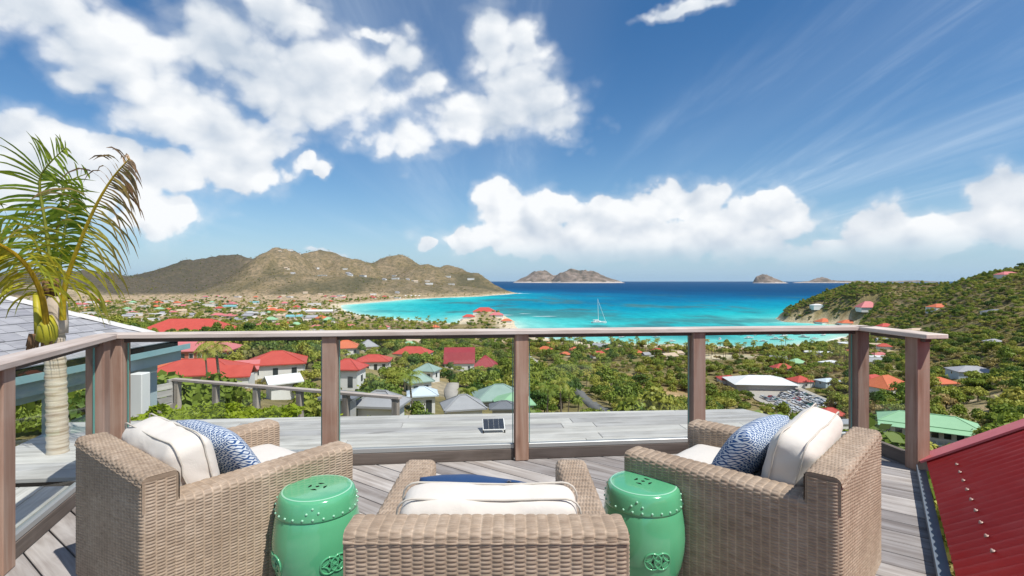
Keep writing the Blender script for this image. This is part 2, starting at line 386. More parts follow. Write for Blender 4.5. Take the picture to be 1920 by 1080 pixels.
# ground profiles: for bearings across the view, (distance, height)
PROF = {-1.6: [(3,-5),(15,-5.5),(60,-9),(113,-14),(220,-20),(350,-32),(600,-56),(990,-76),(1300,-76)],
 -0.62: [(3,-4.5),(15,-5),(60,-11),(113,-20),(220,-25),(350,-36),(600,-58),(990,-76),(1300,-76)],
 -0.30: [(3,-4.5),(15,-5),(60,-15),(100,-20),(150,-25),(200,-28),(260,-33),(400,-45),(600,-62),(800,-74),(900,-77),(1300,-77)],
 -0.04: [(3,-4.5),(15,-5),(60,-18),(100,-25),(150,-33),(220,-42),(300,-52),(400,-64),(500,-72),(625,-78),(1300,-78)],
 0.20: [(3,-4.5),(15,-5.5),(50,-15),(96,-27),(150,-38),(220,-50),(300,-61),(400,-71),(500,-75.5),(625,-79),(1300,-79)],
 0.50: [(3,-5),(15,-7),(50,-18),(100,-35),(150,-50),(220,-64),(280,-70.5),(380,-71.5),(450,-74),(560,-77.5),(625,-79),(1300,-79)],
 0.62: [(3,-6),(15,-8),(50,-18),(100,-33),(136,-43),(200,-53),(290,-59),(400,-68),(500,-73),(640,-78.5),(780,-78),(860,-66),(960,-40),(1020,-26),(1080,-22),(1300,-60)],
 0.67: [(3,-6),(15,-8),(50,-18),(100,-33),(136,-43),(200,-53),(290,-58),(400,-67),(500,-71),(640,-77),(780,-74),(860,-52),(940,-26),(1000,-10),(1080,-9),(1300,-40)],
 0.78: [(3,-6),(15,-8),(50,-18),(100,-33),(136,-43),(200,-53),(300,-58),(400,-64),(500,-65),(600,-58),(750,-41),(900,-20),(1000,-9),(1100,-12),(1300,-30)],
 0.90: [(3,-6),(15,-8),(60,-21),(120,-36),(200,-48),(300,-52),(400,-47),(500,-33),(600,-16),(700,0),(800,3),(1000,-10),(1300,-30)],
 1.00: [(3,-6),(15,-8),(60,-20),(120,-33),(200,-43),(300,-43),(400,-32),(500,-14),(600,9),(700,17),(900,8),(1300,-20)],
 1.6: [(3,-6),(15,-8),(60,-18),(120,-28),(200,-32),(300,-22),(400,0),(500,26),(600,50),(700,60),(900,40),(1300,0)]}
PK = np.array(sorted(PROF))
PLY = np.log(np.array([3,8,15,25,40,60,80,100,120,150,180,220,260,300,350,400,450,500,560,625,700,780,860,940,1000,1080,1150,1300.]))
PTAB = np.array([np.interp(PLY, np.log([a for a, b in PROF[k]]), [b for a, b in PROF[k]]) for k in PK])
HILLS = [(170,509,2600,330,330),(70,505,2750,380,330),(-150,495,2800,500,350),(300,513,3000,300,280),(370,491,3150,300,300),(440,474,3300,250,300),
 (525,466,3000,215,260),(600,471,3400,260,300),(660,485,3300,240,260),(745,481,3400,230,240),(800,498,3200,200,240),(850,500,3500,230,260),(885,513,3300,190,220),
 (560,510,2700,260,220),(650,516,2750,300,220),(740,523,2800,300,230),(840,534,2900,260,200),(930,546,3050,180,140),(480,526,2600,240,160)]
def ground(X, Y):
    X = np.asarray(X, float); Y = np.asarray(Y, float); Yc = np.clip(Y, 3, 1300); u = np.clip(X / np.maximum(Y, 3), -1.6, 1.6)
    ly = np.log(Yc); fi = np.interp(ly, PLY, np.arange(len(PLY))); fj = np.interp(u, PK, np.arange(len(PK)))
    i0 = np.clip(fi.astype(int), 0, len(PLY) - 2); j0 = np.clip(fj.astype(int), 0, len(PK) - 2); a = fi - i0; b = fj - j0
    z = (PTAB[j0, i0]*(1-a) + PTAB[j0, i0+1]*a)*(1-b) + (PTAB[j0+1, i0]*(1-a) + PTAB[j0+1, i0+1]*a)*b
    rough = sstep(15, 120, Y) * (1 - 0.6 * sstep(250, 420, Y) * (u < 0.72))
    rough = rough * (1 - sstep(0.40, 0.44, u) * sstep(0.68, 0.64, u) * sstep(240, 270, Y) * sstep(430, 400, Y))
    z = z + (fbm(X / 45, Y / 45, 4, 3) - 0.5) * 7 * rough * np.where(u > 0.72, 1.6, 1.0)
    # plain and hills across the bay
    h = np.zeros_like(X)
    for (px, py, yy, sx, sy) in HILLS:
        cx = (px - 960) / 960 * yy; top = CAM_H + (525 - py) / 960 * yy + 77
        q = ((X - cx) / sx)**2 + ((Y - yy) / sy)**2
        h = h + np.maximum(top * np.exp(-q * 0.8), 0)**5
    h = h**0.2
    rd = fbm(X / 260 + 3, Y / 300, 5, 21, True)
    far = -77 + h * (0.77 + 0.36 * rd) * sstep(0, 30, h) + (fbm(X / 60, Y / 60, 3, 5) - 0.5) * (2 + 0.10 * h)
    w = sstep(950, 1300, Y) * (X < 350)
    z = z * (1 - w) + far * w
    sd = poly_sd(WATER, X, Y)
    # promontory with the hotel
    q = ((X + 48) / 46)**2 + ((Y - 1040) / 85)**2
    z = np.where(q < 2.5, np.maximum(z, -80 + 17 * np.exp(-q * 1.3)), z)
    shore = np.where(X > 480, 1.3, np.where((q < 1.6), 0.9, 0.05 + 0.0022 * np.maximum(-sd, 0)))   # steep on the headland, flat on the beach
    z = np.minimum(z, SEA + 0.15 + np.maximum(-sd, 0) * shore)
    return np.where(sd > 0, np.maximum(SEA - 0.25 * sd, SEA - 6), z)
LOTZ = -70.2
LOT = [(1398, 722), (1502, 727), (1580, 760), (1545, 788), (1500, 790), (1415, 748)]
LOTP = np.array([((p[0] - 960) / 960 * (CAM_H - LOTZ) * 960 / (p[1] - 525), (CAM_H - LOTZ) * 960 / (p[1] - 525)) for p in LOT])
ground_raw = ground
def ground(X, Y):
    z = ground_raw(X, Y); sdl = poly_sd(LOTP, X, Y); k = sstep(-38, -3, sdl)      # level the car park into the slope
    return z * (1 - k) + np.minimum(z, LOTZ - 0.6) * k * (z < -30) + z * k * (z >= -30)
def gz(x, y): return float(ground(np.array([x]), np.array([y]))[0])
YS = np.exp(np.linspace(math.log(10), math.log(4200), 1800))
def hit(px, py):
    """where the sight line of a photo point meets the ground"""
    u = (px - 960) / 960; z = ground(u * YS, YS); yy = 525 + 960 * (CAM_H - z) / YS
    k = np.nonzero(yy <= py)[0]; k = int(k[0]) if len(k) else len(YS) - 1
    return u * YS[k], float(YS[k]), float(z[k])
def patch(X, Y, px, py, rx, ry, w=0.5):
    """soft ellipse on the ground round a given place"""
    x, y, _ = hit(px, py); return np.clip(1.4 - np.sqrt(((X - x) / rx)**2 + ((Y - y) / ry)**2) - (fbm(X / 9, Y / 9, 3, 41) - 0.5) * w * 2, 0, 1)
def build_ground():
    us = np.concatenate([np.linspace(-1.6, -1.06, 24), np.linspace(-1.05, 1.05, 340), np.linspace(1.06, 1.6, 24)])
    ys = np.exp(np.linspace(math.log(3), math.log(5600), 430)); U, YY = np.meshgrid(us, ys); X = U * YY; Z = ground(X, YY)
    nu, ny = len(us), len(ys); ii = np.arange(nu * ny).reshape(ny, nu)
    F = np.stack([ii[:-1, :-1], ii[:-1, 1:], ii[1:, 1:], ii[1:, :-1]], -1).reshape(-1, 4)
    V = np.stack([X, YY, Z], -1).reshape(-1, 3); Xf, Yf = X.ravel(), YY.ravel()
    sd = poly_sd(WATER, Xf, Yf); C = np.zeros((len(V), 4)); C[:, 3] = 1
    n = fbm(Xf / 30, Yf / 30, 4, 9)[:, None]
    veg = np.array([0.16, 0.15, 0.065]) * (1 - n) + np.array([0.30, 0.235, 0.13]) * n
    dry = np.array([0.235, 0.185, 0.128]); sand = np.array([0.62, 0.54, 0.43]); town = np.array([0.46, 0.36, 0.25]); dirt = np.array([0.42, 0.27, 0.13]); pale = np.array([0.45, 0.37, 0.27])
    c = veg
    def lay(col, k):
        nonlocal c; k = np.clip(k, 0, 1)[:, None]; c = c * (1 - k) + np.asarray(col) * k
    lay(town, sstep(800, 1100, Yf) * (Xf < 100) * 0.8)
    hh = sstep(-74, -60, V[:, 2]) * sstep(1500, 2100, Yf)
    n2 = fbm(Xf / 130, Yf / 130, 5, 31); n3 = fbm(Xf / 500, Yf / 500, 3, 35)
    lay(dry * 1.12, hh); lay((0.12, 0.108, 0.070), hh * sstep(0.42, 0.62, n2 * 0.6 + n3 * 0.4))
    lay((0.20, 0.16, 0.09), hh * sstep(0.5, 0.62, fbm(Xf / 60, Yf / 60, 3, 77)) * 0.6)
    lay((0.085, 0.075, 0.065), hh * np.clip(sstep(-1480, -1720, Xf + 0.25 * (Yf - 3000) + 300 * (n2 - 0.5)), 0, 1) * 0.85)  # cloud shadow over the left hills, painted into the soil colour
    lay(pale, sstep(60, 10, np.abs(Yf - 2150 + 0.12 * (Xf + 1300))) * (Xf < -900) * (Yf > 1500))          # airstrip
    lay((0.47, 0.36, 0.26), sstep(1900, 2050, Yf) * (1 - hh) * (Xf < -620) * 0.9)
    wr = (Xf > 480) & (Yf > 640)
    lay((0.24, 0.185, 0.11), wr * sstep(0.40, 0.66, n[:, 0]) * 0.7)
    lay(sand, np.where(wr, sstep(9, 2, -sd) * 0.7, sstep(46, 20, -sd)))
    for (px, py, rx, ry, col) in [(1185,705,11,9,dirt),(1245,730,17,12,dirt),(1290,745,16,12,(0.44,0.31,0.19)),(1370,668,34,20,sand),(1330,672,22,12,sand),(1120,712,10,8,(0.40,0.31,0.22)),
        (1290,662,14,10,sand),(930,640,30,26,town),(1660,655,6,22,pale),(1690,690,5,16,pale),(1850,745,14,6,pale),(1815,772,16,6,(0.34,0.27,0.17)),(1900,735,20,6,(0.33,0.28,0.17)),
        (840,735,7,20,(0.42,0.35,0.28)),(700,625,70,80,town),(860,705,10,5,(0.30,0.26,0.17)),(1395,775,16,7,(0.34,0.23,0.15)),(1450,790,20,6,(0.34,0.23,0.15))]:
        lay(col, patch(Xf, Yf, px, py, rx, ry))
    C[:, :3] = c
    def f(t):
        at = t.node('ShaderNodeAttribute', attribute_name='soil').outputs['Color']; p = pos(t)
        n1 = t.noise(p, 0.35, 6, 0.65); n2 = t.noise(p, 0.045, 5, 0.6)
        c = t.mix(1.0, at, t.ramp(n1, [(0.3, (0.62, 0.64, 0.60)), (0.7, (1.30, 1.26, 1.18))]), 'MULTIPLY')
        c = t.mix(1.0, c, t.ramp(n2, [(0.32, (0.70, 0.74, 0.70)), (0.68, (1.26, 1.2, 1.12))]), 'MULTIPLY')
        n3 = t.noise(p, 0.055, 7, 0.78)          # scrub cover seen from afar
        farm = t.smooth(t.node('ShaderNodeSeparateXYZ', {0: p}).outputs[1], 1300.0, 2300.0)
        c = t.mix(t.m('MULTIPLY', t.m('MULTIPLY', t.smooth(n3, 0.47, 0.60), farm), 0.62), c, (0.070, 0.070, 0.038))
        return pbr(t, c, 0.95, 0.1, n1, 0.6, 1.5)
    me = mesh_np('ground', V, F, [mat('soil', f)], True)
    ca = me.color_attributes.new('soil', 'FLOAT_COLOR', 'POINT'); ca.data.foreach_set('color', C.astype(np.float32).ravel())
    tag(obj('ground', me), kind='structure')
build_ground()

# ------------------------------------------------------------------ sea
def build_sea():
    us = np.linspace(-1.7, 1.7, 400); ys = np.exp(np.concatenate([np.linspace(math.log(450), math.log(4200), 330), np.linspace(math.log(4300), math.log(28000), 50)]))
    U, YY = np.meshgrid(us, ys); X = U * YY; nu, ny = len(us), len(ys); ii = np.arange(nu * ny).reshape(ny, nu)
    F = np.stack([ii[:-1, :-1], ii[:-1, 1:], ii[1:, 1:], ii[1:, :-1]], -1).reshape(-1, 4)
    V = np.stack([X, YY, np.full_like(X, SEA)], -1).reshape(-1, 3); Xf, Yf = V[:, 0], V[:, 1]
    sd = np.maximum(poly_sd(WATER, Xf, Yf), 0); n = fbm(Xf / 160, Yf / 260, 4, 51); nn = fbm(Xf / 45, Yf / 90, 3, 53)
    bay = sstep(1.0, 0.0, np.clip(np.hypot((Xf + 150) / 900, (Yf - 1500) / 1500) - 0.35, 0, 1))
    depth = 26 * sstep(1750, 5600, Yf + 0.22 * Xf + (n - 0.5) * 900) + sd * 0.012 + 3 * sstep(850, 1600, Yf) * sstep(-250, 300, Xf)
    stops = [(0, (0.46, 0.62, 0.52)), (0.35, (0.21, 0.58, 0.51)), (1.2, (0.065, 0.47, 0.45)), (3, (0.016, 0.385, 0.405)), (7, (0.003, 0.26, 0.36)), (13, (0.002, 0.150, 0.28)), (22, (0.002, 0.082, 0.195)), (40, (0.002, 0.058, 0.150))]
    xs = [a for a, b in stops]; c = np.stack([np.interp(depth, xs, [b[k] for a, b in stops]) for k in range(3)], -1)
    reef = np.clip(sstep(0.52, 0.68, n * 0.7 + nn * 0.3) * sstep(60, 140, sd), 0, 1) * sstep(3200, 2000, Yf)
    for (cx, cy, rx, ry, k) in [(90,1220,150,130,0.9),(-10,1330,120,120,0.7),(430,1020,190,55,0.8),(330,1060,230,40,0.5),(-330,1330,70,60,0.4),(520,800,60,40,0.3)]:
        reef = np.maximum(reef, k * sstep(1.35, 0.5, np.hypot((Xf - cx) / rx, (Yf - cy) / ry) + (nn - 0.5) * 1.1))
    reef = (reef * 0.80)[:, None]; c = c * (1 - reef) + np.array([0.055, 0.155, 0.165]) * reef
    foam = sstep(5, 1.5, sd) * sstep(0.45, 0.6, nn) * (Yf < 4000)
    for (cx, cy, rx, ry) in [(-20,1190,16,8),(75,1150,26,5),(30,1240,10,5),(560,1008,30,8)]:
        foam = np.maximum(foam, sstep(1.2, 0.6, np.hypot((Xf - cx) / rx, (Yf - cy) / ry) + (fbm(Xf / 6, Yf / 6, 3, 61) - 0.5)))
    foam = np.maximum(foam, sstep(26, 8, np.hypot((Xf - 70) * 0.5, Yf - 3080)) * 0.7)[:, None]
    c = c * (1 - foam) + np.array([0.8, 0.83, 0.82]) * foam
    C = np.ones((len(V), 4), np.float32); C[:, :3] = c
    def f(t):
        at = t.node('ShaderNodeAttribute', attribute_name='water').outputs['Color']; p = pos(t)
        n1 = t.noise(t.v('MULTIPLY', p, (1, 0.45, 1)), 0.05, 6, 0.6); n2 = t.noise(t.v('MULTIPLY', p, (1.0, 0.35, 1)), 0.008, 4, 0.55)
        c = t.mix(1.0, at, t.ramp(n1, [(0.3, (0.74, 0.82, 0.84)), (0.7, (1.18, 1.12, 1.10))]), 'MULTIPLY')
        c = t.mix(1.0, c, t.ramp(n2, [(0.35, (0.80, 0.88, 0.92)), (0.65, (1.10, 1.06, 1.05))]), 'MULTIPLY')
        h = t.noise(t.v('MULTIPLY', p, (1, 1.6, 1)), 0.35, 5, 0.65)
        b = t.node('ShaderNodeBump', {'Height': h, 'Strength': 0.8, 'Distance': 1.6})
        d = t.node('ShaderNodeBsdfDiffuse', {'Color': c}); g = t.node('ShaderNodeBsdfGlossy', {'Color': (0.75, 0.9, 1, 1), 'Roughness': 0.28})
        t.l.new(b.outputs[0], g.inputs['Normal']); t.l.new(b.outputs[0], d.inputs['Normal'])
        mx = t.node('ShaderNodeMixShader', {0: 0.022}); t.l.new(d.outputs[0], mx.inputs[1]); t.l.new(g.outputs[0], mx.inputs[2])
        return mx.outputs[0]
    me = mesh_np('sea', V, F, [mat('sea_water', f)], True)
    ca = me.color_attributes.new('water', 'FLOAT_COLOR', 'POINT'); ca.data.foreach_set('color', C.ravel())
    tag(obj('sea', me), kind='structure')
build_sea()

# ------------------------------------------------------------------ islands on the horizon
M_ROCK = mat('island_rock', lambda t: pbr(t, t.ramp(t.noise(pos(t), 0.006, 8, 0.66), [(0.36, (0.085, 0.075, 0.050)), (0.5, (0.19, 0.145, 0.105)), (0.66, (0.31, 0.245, 0.195))]), 0.95, 0.1, t.noise(pos(t), 0.02, 5), 0.8, 12))
M_CLIFF = mat('pale_cliff', lambda t: pbr(t, t.mix(t.noise(pos(t), 0.05, 5), (0.34, 0.28, 0.23), (0.58, 0.52, 0.46)), 0.95, 0.1))
def island(label, Y, peaks, x0, x1, depth, seed):
    """peaks: (px, py) skyline; x0, x1: photo limits at the waterline"""
    n = 90; m = 26; xs = np.linspace(x0, x1, n); t = np.linspace(-1, 1, m)
    sky = np.interp(xs, [p[0] for p in peaks], [p[1] for p in peaks]); H = np.maximum((525 - sky) / 960 * Y + CAM_H - SEA, 4) / 0.86
    X = (xs - 960) / 960 * Y; XX, TT = np.meshgrid(X, t)
    w = np.sqrt(np.clip(1 - ((xs - (x0 + x1) / 2) / ((x1 - x0) / 2))**2, 0.03, 1))
    YY = Y + TT * depth * w; cross = np.clip(1 - np.abs(TT)**1.25, 0, 1)
    rd = fbm(XX / (depth * 0.5), YY / (depth * 0.5), 5, seed, True)
    ZZ = SEA - 3 + (H + 3) * cross * (0.50 + 0.62 * rd); ZZ = np.where(cross > 0.08, np.maximum(ZZ, SEA + H * 0.06), ZZ)
    ii = np.arange(n * m).reshape(m, n); F = np.stack([ii[:-1, :-1], ii[:-1, 1:], ii[1:, 1:], ii[1:, :-1]], -1).reshape(-1, 4)
    V = np.stack([XX, YY, ZZ], -1).reshape(-1, 3); zc = V[F].mean(1)[:, 2]
    o = obj('island', mesh_np('island', V, F, [M_ROCK, M_CLIFF], True, (zc < SEA + 0.09 * H.max()).astype(int))); tag(o, label, 'island', 'rocky islands on the horizon')
island('low rounded brown hill of the larger island, left of its long ridge', 15000, [(962,530),(985,519),(1005,511),(1025,510),(1045,517),(1062,530)], 962, 1062, 800, 4)
island('largest brown island with long hilly ridge on the horizon beyond the sailing boat', 14500, [(1030,530),(1050,513),(1070,508),(1095,507),(1115,511),(1135,518),(1155,524),(1170,530)], 1030, 1170, 950, 8)
island('small rocky islet with a steep left end, out at sea beyond the bay', 13000, [(1412,531),(1418,520),(1433,515),(1445,519),(1460,525),(1476,531)], 1412, 1476, 320, 12)
island('low rocky islet with a peaked middle, seen just left of the green headland', 14500, [(1486,530),(1520,527),(1535,521),(1545,519),(1556,525),(1580,527),(1620,526),(1642,530)], 1486, 1642, 420, 15)
island('thin distant strip of land low on the horizon beyond the headland', 19000, [(1620,529),(1680,527),(1720,526),(1780,529)], 1620, 1780, 500, 19)

# ------------------------------------------------------------------ deck
LC = Vector((-2.87, 3.65, 0)); RC = Vector((2.91, 4.256, 0)); RE = Vector((2.95, 3.70, 0)); GUT = Vector((0.584, 0.812, 0)); PERP = Vector((0.812, -0.584, 0))
LDIR = Vector((0.335, -0.942, 0))
DECK = [LC, RC, RE, RE - GUT * 5.2, Vector((-0.9, -1.0, 0)), LC + LDIR * 4.4]
def clip_poly(poly, a, b):
    """keep the left side of the directed line a->b"""
    out = []; n = Vector((-(b - a).y, (b - a).x, 0))
    for i in range(len(poly)):
        p, q = poly[i], poly[(i + 1) % len(poly)]; dp, dq = (p - a).dot(n), (q - a).dot(n)
        if dp >= 0: out.append(p)
        if dp * dq < 0: out.append(p + (q - p) * (dp / (dp - dq)))
    return out
def boards(name, parent, outline, d, width, gap, thick, ztop, material, jit=0.0015, split=None):
    """parallel planks laid in direction d, each cut to the outline and built as a piece of its own"""
    d = d.normalized(); nrm = Vector((-d.y, d.x, 0)); area = sum(outline[i].cross(outline[(i+1) % len(outline)]).z for i in range(len(outline)))
    ol = outline if area > 0 else outline[::-1]
    c = sum(ol, Vector()) / len(ol); lo = min((p - c).dot(nrm) for p in ol); hi = max((p - c).dot(nrm) for p in ol); k = lo
    while k < hi:
        cuts = [-60, 60]
        if split: cuts = [-60] + sorted(random.uniform(-3, 3) for _ in range(split)) + [60]
        for e0, e1 in zip(cuts[:-1], cuts[1:]):
            poly = [c + nrm * k + d * (e0 + 0.002), c + nrm * k + d * (e1 - 0.002), c + nrm * (k + width - gap) + d * (e1 - 0.002), c + nrm * (k + width - gap) + d * (e0 + 0.002)]
            for i in range(len(ol)): 
                if poly: poly = clip_poly(poly, ol[i], ol[(i + 1) % len(ol)])
            if len(poly) < 3: continue
            m = sum(poly, Vector()) / len(poly); zt = random.uniform(-jit, jit); n = len(poly)
            loc = [((p - m).dot(d), (p - m).dot(nrm)) for p in poly]
            V = [(x, y, zt) for x, y in loc] + [(x, y, -thick) for x, y in loc]
            F = [tuple(range(n)), tuple(range(2*n - 1, n - 1, -1))] + [(i, i + n, (i+1) % n + n, (i+1) % n) for i in range(n)]
            me = bpy.data.meshes.new(name); me.from_pydata(V, [], F); me.materials.append(material); me.update()
            bm = bmesh.new(); bm.from_mesh(me); bmesh.ops.recalc_face_normals(bm, faces=bm.faces)
            bmesh.ops.bevel(bm, geom=[e for e in bm.edges if all(v.co.z > -thick * 0.5 for v in e.verts)], offset=0.003, segments=1, affect='EDGES'); bm.to_mesh(me); bm.free()
            obj(name, me, parent, (m.x, m.y, ztop), (0, 0, math.atan2(d.y, d.x)))
        k += width
deck = MB(); n = len(DECK)
deck.add([(p.x, p.y, -0.06) for p in DECK] + [(p.x, p.y, -0.30) for p in DECK], [tuple(range(n))[::-1], tuple(range(n, 2 * n))] + [(i, (i+1) % n, (i+1) % n + n, i + n) for i in range(n)])
deck_o = tag(deck.build('deck', M_DARK), kind='structure')
boards('board', deck_o, DECK, PERP, 0.143, 0.008, 0.028, 0.0, M_DECK)

# ledge of pale boards beyond the glass
fd = (RC - LC).normalized(); fn = Vector((-fd.y, fd.x, 0))
def fl(x, off=0.0):
    """point on the front rail line at a given X, pushed outwards by off"""
    t = (x - LC.x) / fd.x; return LC + fd * t + fn * off
LEDGE = [fl(-4.05, 0.10), fl(3.05, 0.10), fl(3.02, 0.9), fl(2.72, 1.46), fl(-2.1, 1.62), fl(-4.3, 1.66)]
lb = MB(); n = len(LEDGE)
lb.add([(p.x, p.y, -0.09) for p in LEDGE] + [(p.x, p.y, -0.45) for p in LEDGE], [tuple(range(n)), tuple(range(n, 2 * n))[::-1]] + [(i, i + n, (i+1) % n + n, (i+1) % n) for i in range(n)])
ledge_o = tag(lb.build('outer_ledge', M_DARK), kind='structure')
boards('ledge_board', ledge_o, LEDGE, fd, 0.17, 0.005, 0.03, -0.05, M_LEDGE, 0.001, 2)
lside = LC - Vector((0.16, 0, 0)); SIDE = [lside, lside + LDIR * 2.6, lside + LDIR * 2.6 + Vector((-0.9, -0.3, 0)), lside + Vector((-1.1, -0.1, 0))]
ls = MB(); ls.add([(p.x, p.y, -0.12) for p in SIDE] + [(p.x, p.y, -0.45) for p in SIDE], [(0, 3, 2, 1), (4, 5, 6, 7)] + [(i, i + 4, (i+1) % 4 + 4, (i+1) % 4) for i in range(4)])
side_o = tag(ls.build('side_ledge', M_DARK), kind='structure')
boards('ledge_board', side_o, SIDE, LDIR, 0.16, 0.005, 0.03, -0.08, M_LEDGE)

# ------------------------------------------------------------------ railings
def railing(label, A, B, posts, cap_over=(0.06, 0.06), group='timber and glass railings round the deck', ends=True, pw=0.105, cap=(0.155, 0.032), H=1.0, glass=True):
    d = (B - A).normalized(); L = (B - A).length; ang = math.atan2(d.y, d.x)
    root = empty('railing', (A.x, A.y, A.z), ang); tag(root, label, 'railing', group)
    b = MB(); b.box(-cap_over[0], L + cap_over[1], -cap[0]/2, cap[0]/2, H - cap[1], H); b.build('cap_rail', M_RAIL, root, bevel=0.004)
    b = MB(); b.box(0, L, -0.025, 0.025, H - cap[1] - 0.030, H - cap[1] - 0.001); b.build('under_rail', M_SUB, root)
    pm = MB(); pm.box(-pw/2, pw/2, -pw/2, pw/2, 0.001, H - cap[1] - 0.002); me = pm.mesh('post', M_POST, bevel=0.005)
    for s in posts: obj('post', me, root, (s, 0, 0))
    ps = sorted(posts)
    for s0, s1 in zip(ps[:-1], ps[1:]):
        if s1 - s0 < 0.2: continue
        a, e = s0 + pw/2 + 0.004, s1 - pw/2 - 0.004
        b = MB(); b.box(a, e, -0.022, 0.022, 0.002, 0.085); b.build('kick_board', M_SUB, root, bevel=0.003)
        b = MB(); b.box(a, e, -0.019, 0.019, 0.087, 0.122); b.build('glass_channel', M_ALU, root, bevel=0.003)
        if glass:
            g = MB(); g.add([(a + 0.012, 0, 0.123), (e - 0.012, 0, 0.123), (e - 0.012, 0, H - 0.075), (a + 0.012, 0, H - 0.075)], [(0, 1, 2, 3)]); gp = g.build('glass_pane', M_GLASS, root)
            for q in (a + 0.006, e - 0.0115): ge = MB(); ge.box(q, q + 0.0055, -0.005, 0.005, 0.123, H - 0.07); ge.build('pane_edge', M_GLASSEDGE, gp)
    return root
FL = (RC - LC).length
front_posts = [0.06] + [(fl(x) - LC).length for x in (-1.349, 0.07, 1.479)] + [FL - 0.03]
railing('long front timber railing with clear glass panes facing the bay', LC, RC, front_posts)
railing('left timber railing with glass beside the palm trunk', LC + LDIR * 0.16, LC + LDIR * 4.2, [0.03, 1.16, 2.4, 3.6], (0.10, 0.0))
RD = (RE - RC).normalized()
railing('short right timber railing ending beside the red roof', RC + RD * 0.12, RE + RD * 0.05 + Vector((0.015, 0, 0)), [0.40], (0.10, 0.07), cap=(0.175, 0.032))
# the short side has a pane too
rr = [o for o in COL.objects if o.name.startswith('railing')][-1]
b = MB(); b.box(-0.04, 0.34, -0.02, 0.02, 0.002, 0.10); b.build('kick_board', M_SUB, rr)
g = MB(); g.add([(-0.05, 0, 0.105), (0.335, 0, 0.105), (0.335, 0, 0.93), (-0.05, 0, 0.93)], [(0, 1, 2, 3)]); g.build('glass_pane', M_GLASS, rr)

# ------------------------------------------------------------------ red corrugated roof beside the deck
def red_roof():
    SL = 0.64; org = RE + PERP * 0.035; root = empty('red_metal_roof', (org.x, org.y, 0.075)); 
    tag(root, 'red corrugated metal roof rising beside the deck at right', 'roof')
    M_RED = mat('red_roof_paint', lambda t: pbr(t, t.mix(t.noise(pos(t), 5, 5, 0.6), (0.70, 0.028, 0.028), (0.83, 0.065, 0.055)), t.lin(t.noise(pos(t), 9, 4), 0.3, 0.7, 0.42, 0.65), 0.22))
    M_REDCAP = mat('faded_red_cap', lambda t: pbr(t, t.mix(t.noise(pos(t), 7, 5, 0.6), (0.50, 0.10, 0.11), (0.64, 0.20, 0.20)), 0.5, 0.4))
    M_GUT = mat('slate_gutter', lambda t: pbr(t, t.mix(t.noise(pos(t), 9, 4), (0.10, 0.125, 0.15), (0.17, 0.20, 0.23)), 0.5, 0.4))
    p = 0.082; nper = 62; per = 8; T = 2.6
    ss = np.arange(nper * per + 1) / per * p; z0 = 0.0085 * np.cos(2 * math.pi * ss / p)
    V = []; 
    for tt in (0.0, T):
        for s, z in zip(ss, z0): q = PERP * tt - GUT * s; V.append((q.x, q.y, tt * SL + z + 0.006))
    m = len(ss); F = np.array([(i, i + 1, m + i + 1, m + i) for i in range(m - 1)])
    V2 = [(x, y, z - 0.004) for x, y, z in V]; V += V2
    F = np.concatenate([F, F[:, ::-1] + 2 * m, np.array([(i + 1, i, 2*m + i, 2*m + i + 1) for i in range(m - 1)])])
    obj('corrugated_sheet', mesh_np('corrugated_sheet', V, F, [M_RED], True), root)
    up = Vector((0, 0, 1)); sd_ = (PERP + up * SL).normalized(); nn = sd_.cross(-GUT).normalized(); nn = nn if nn.z > 0 else -nn
    b = MB(); a0 = GUT * 0.035 + nn * 0.022 - sd_ * 0.03; b.beam(a0, a0 + sd_ * 3.0, 0.17, 0.014, up=nn); b.beam(a0 + GUT * 0.085 - nn * 0.06, a0 + GUT * 0.085 - nn * 0.06 + sd_ * 3.0, 0.012, 0.13, up=nn); b.build('verge_cap', M_REDCAP, root)
    b = MB(); e = -PERP * 0.03; b.beam(e - up * 0.065 + GUT * 0.05, e - up * 0.065 - GUT * 4.6, 0.055, 0.012); b.beam(e - up * 0.045 - PERP * 0.026 + GUT * 0.05, e - up * 0.045 - PERP * 0.026 - GUT * 4.6, 0.006, 0.05); b.build('gutter', M_GUT, root)
    sm = MB(); sm.lathe([(0.0, 0.010), (0.0048, 0.010), (0.006, 0.0035), (0.010, 0.0025), (0.0105, 0.0)], 10)
    me = sm.mesh('screw', M_STEEL, True); q = nn.to_track_quat('Z', 'Y').to_euler()
    for k in range(9):
        s = (4.0 + 2 * k) * p; w = -GUT * s + PERP * 0.135 + up * (0.135 * SL + 0.0175); obj('screw', me, root, w, q)
red_roof()

# ------------------------------------------------------------------ woven armchairs
def f_wicker(t):
    o = ocoord(t); n = t.noise(o, 5, 3, 0.5); fine = t.noise(t.v('MULTIPLY', o, (30, 30, 230)), 1.0, 3, 0.6)
    k = t.m('ADD', t.m('MULTIPLY', n, 0.45), t.m('MULTIPLY', fine, 0.55))
    c = t.ramp(k, [(0.28, (0.225, 0.163, 0.113)), (0.5, (0.325, 0.248, 0.180)), (0.72, (0.445, 0.358, 0.275))])
    at = t.node('ShaderNodeAttribute', attribute_name='strand').outputs['Fac']
    c = t.mix(1.0, c, t.ramp(at, [(0.0, (0.84, 0.82, 0.80)), (0.4, (1.0, 1.0, 1.0)), (0.8, (1.12, 1.11, 1.09)), (1.0, (1.42, 1.40, 1.36))]), 'MULTIPLY')
    return pbr(t, c, 0.62, 0.35)
M_WICKER = mat('woven_rattan', f_wicker)
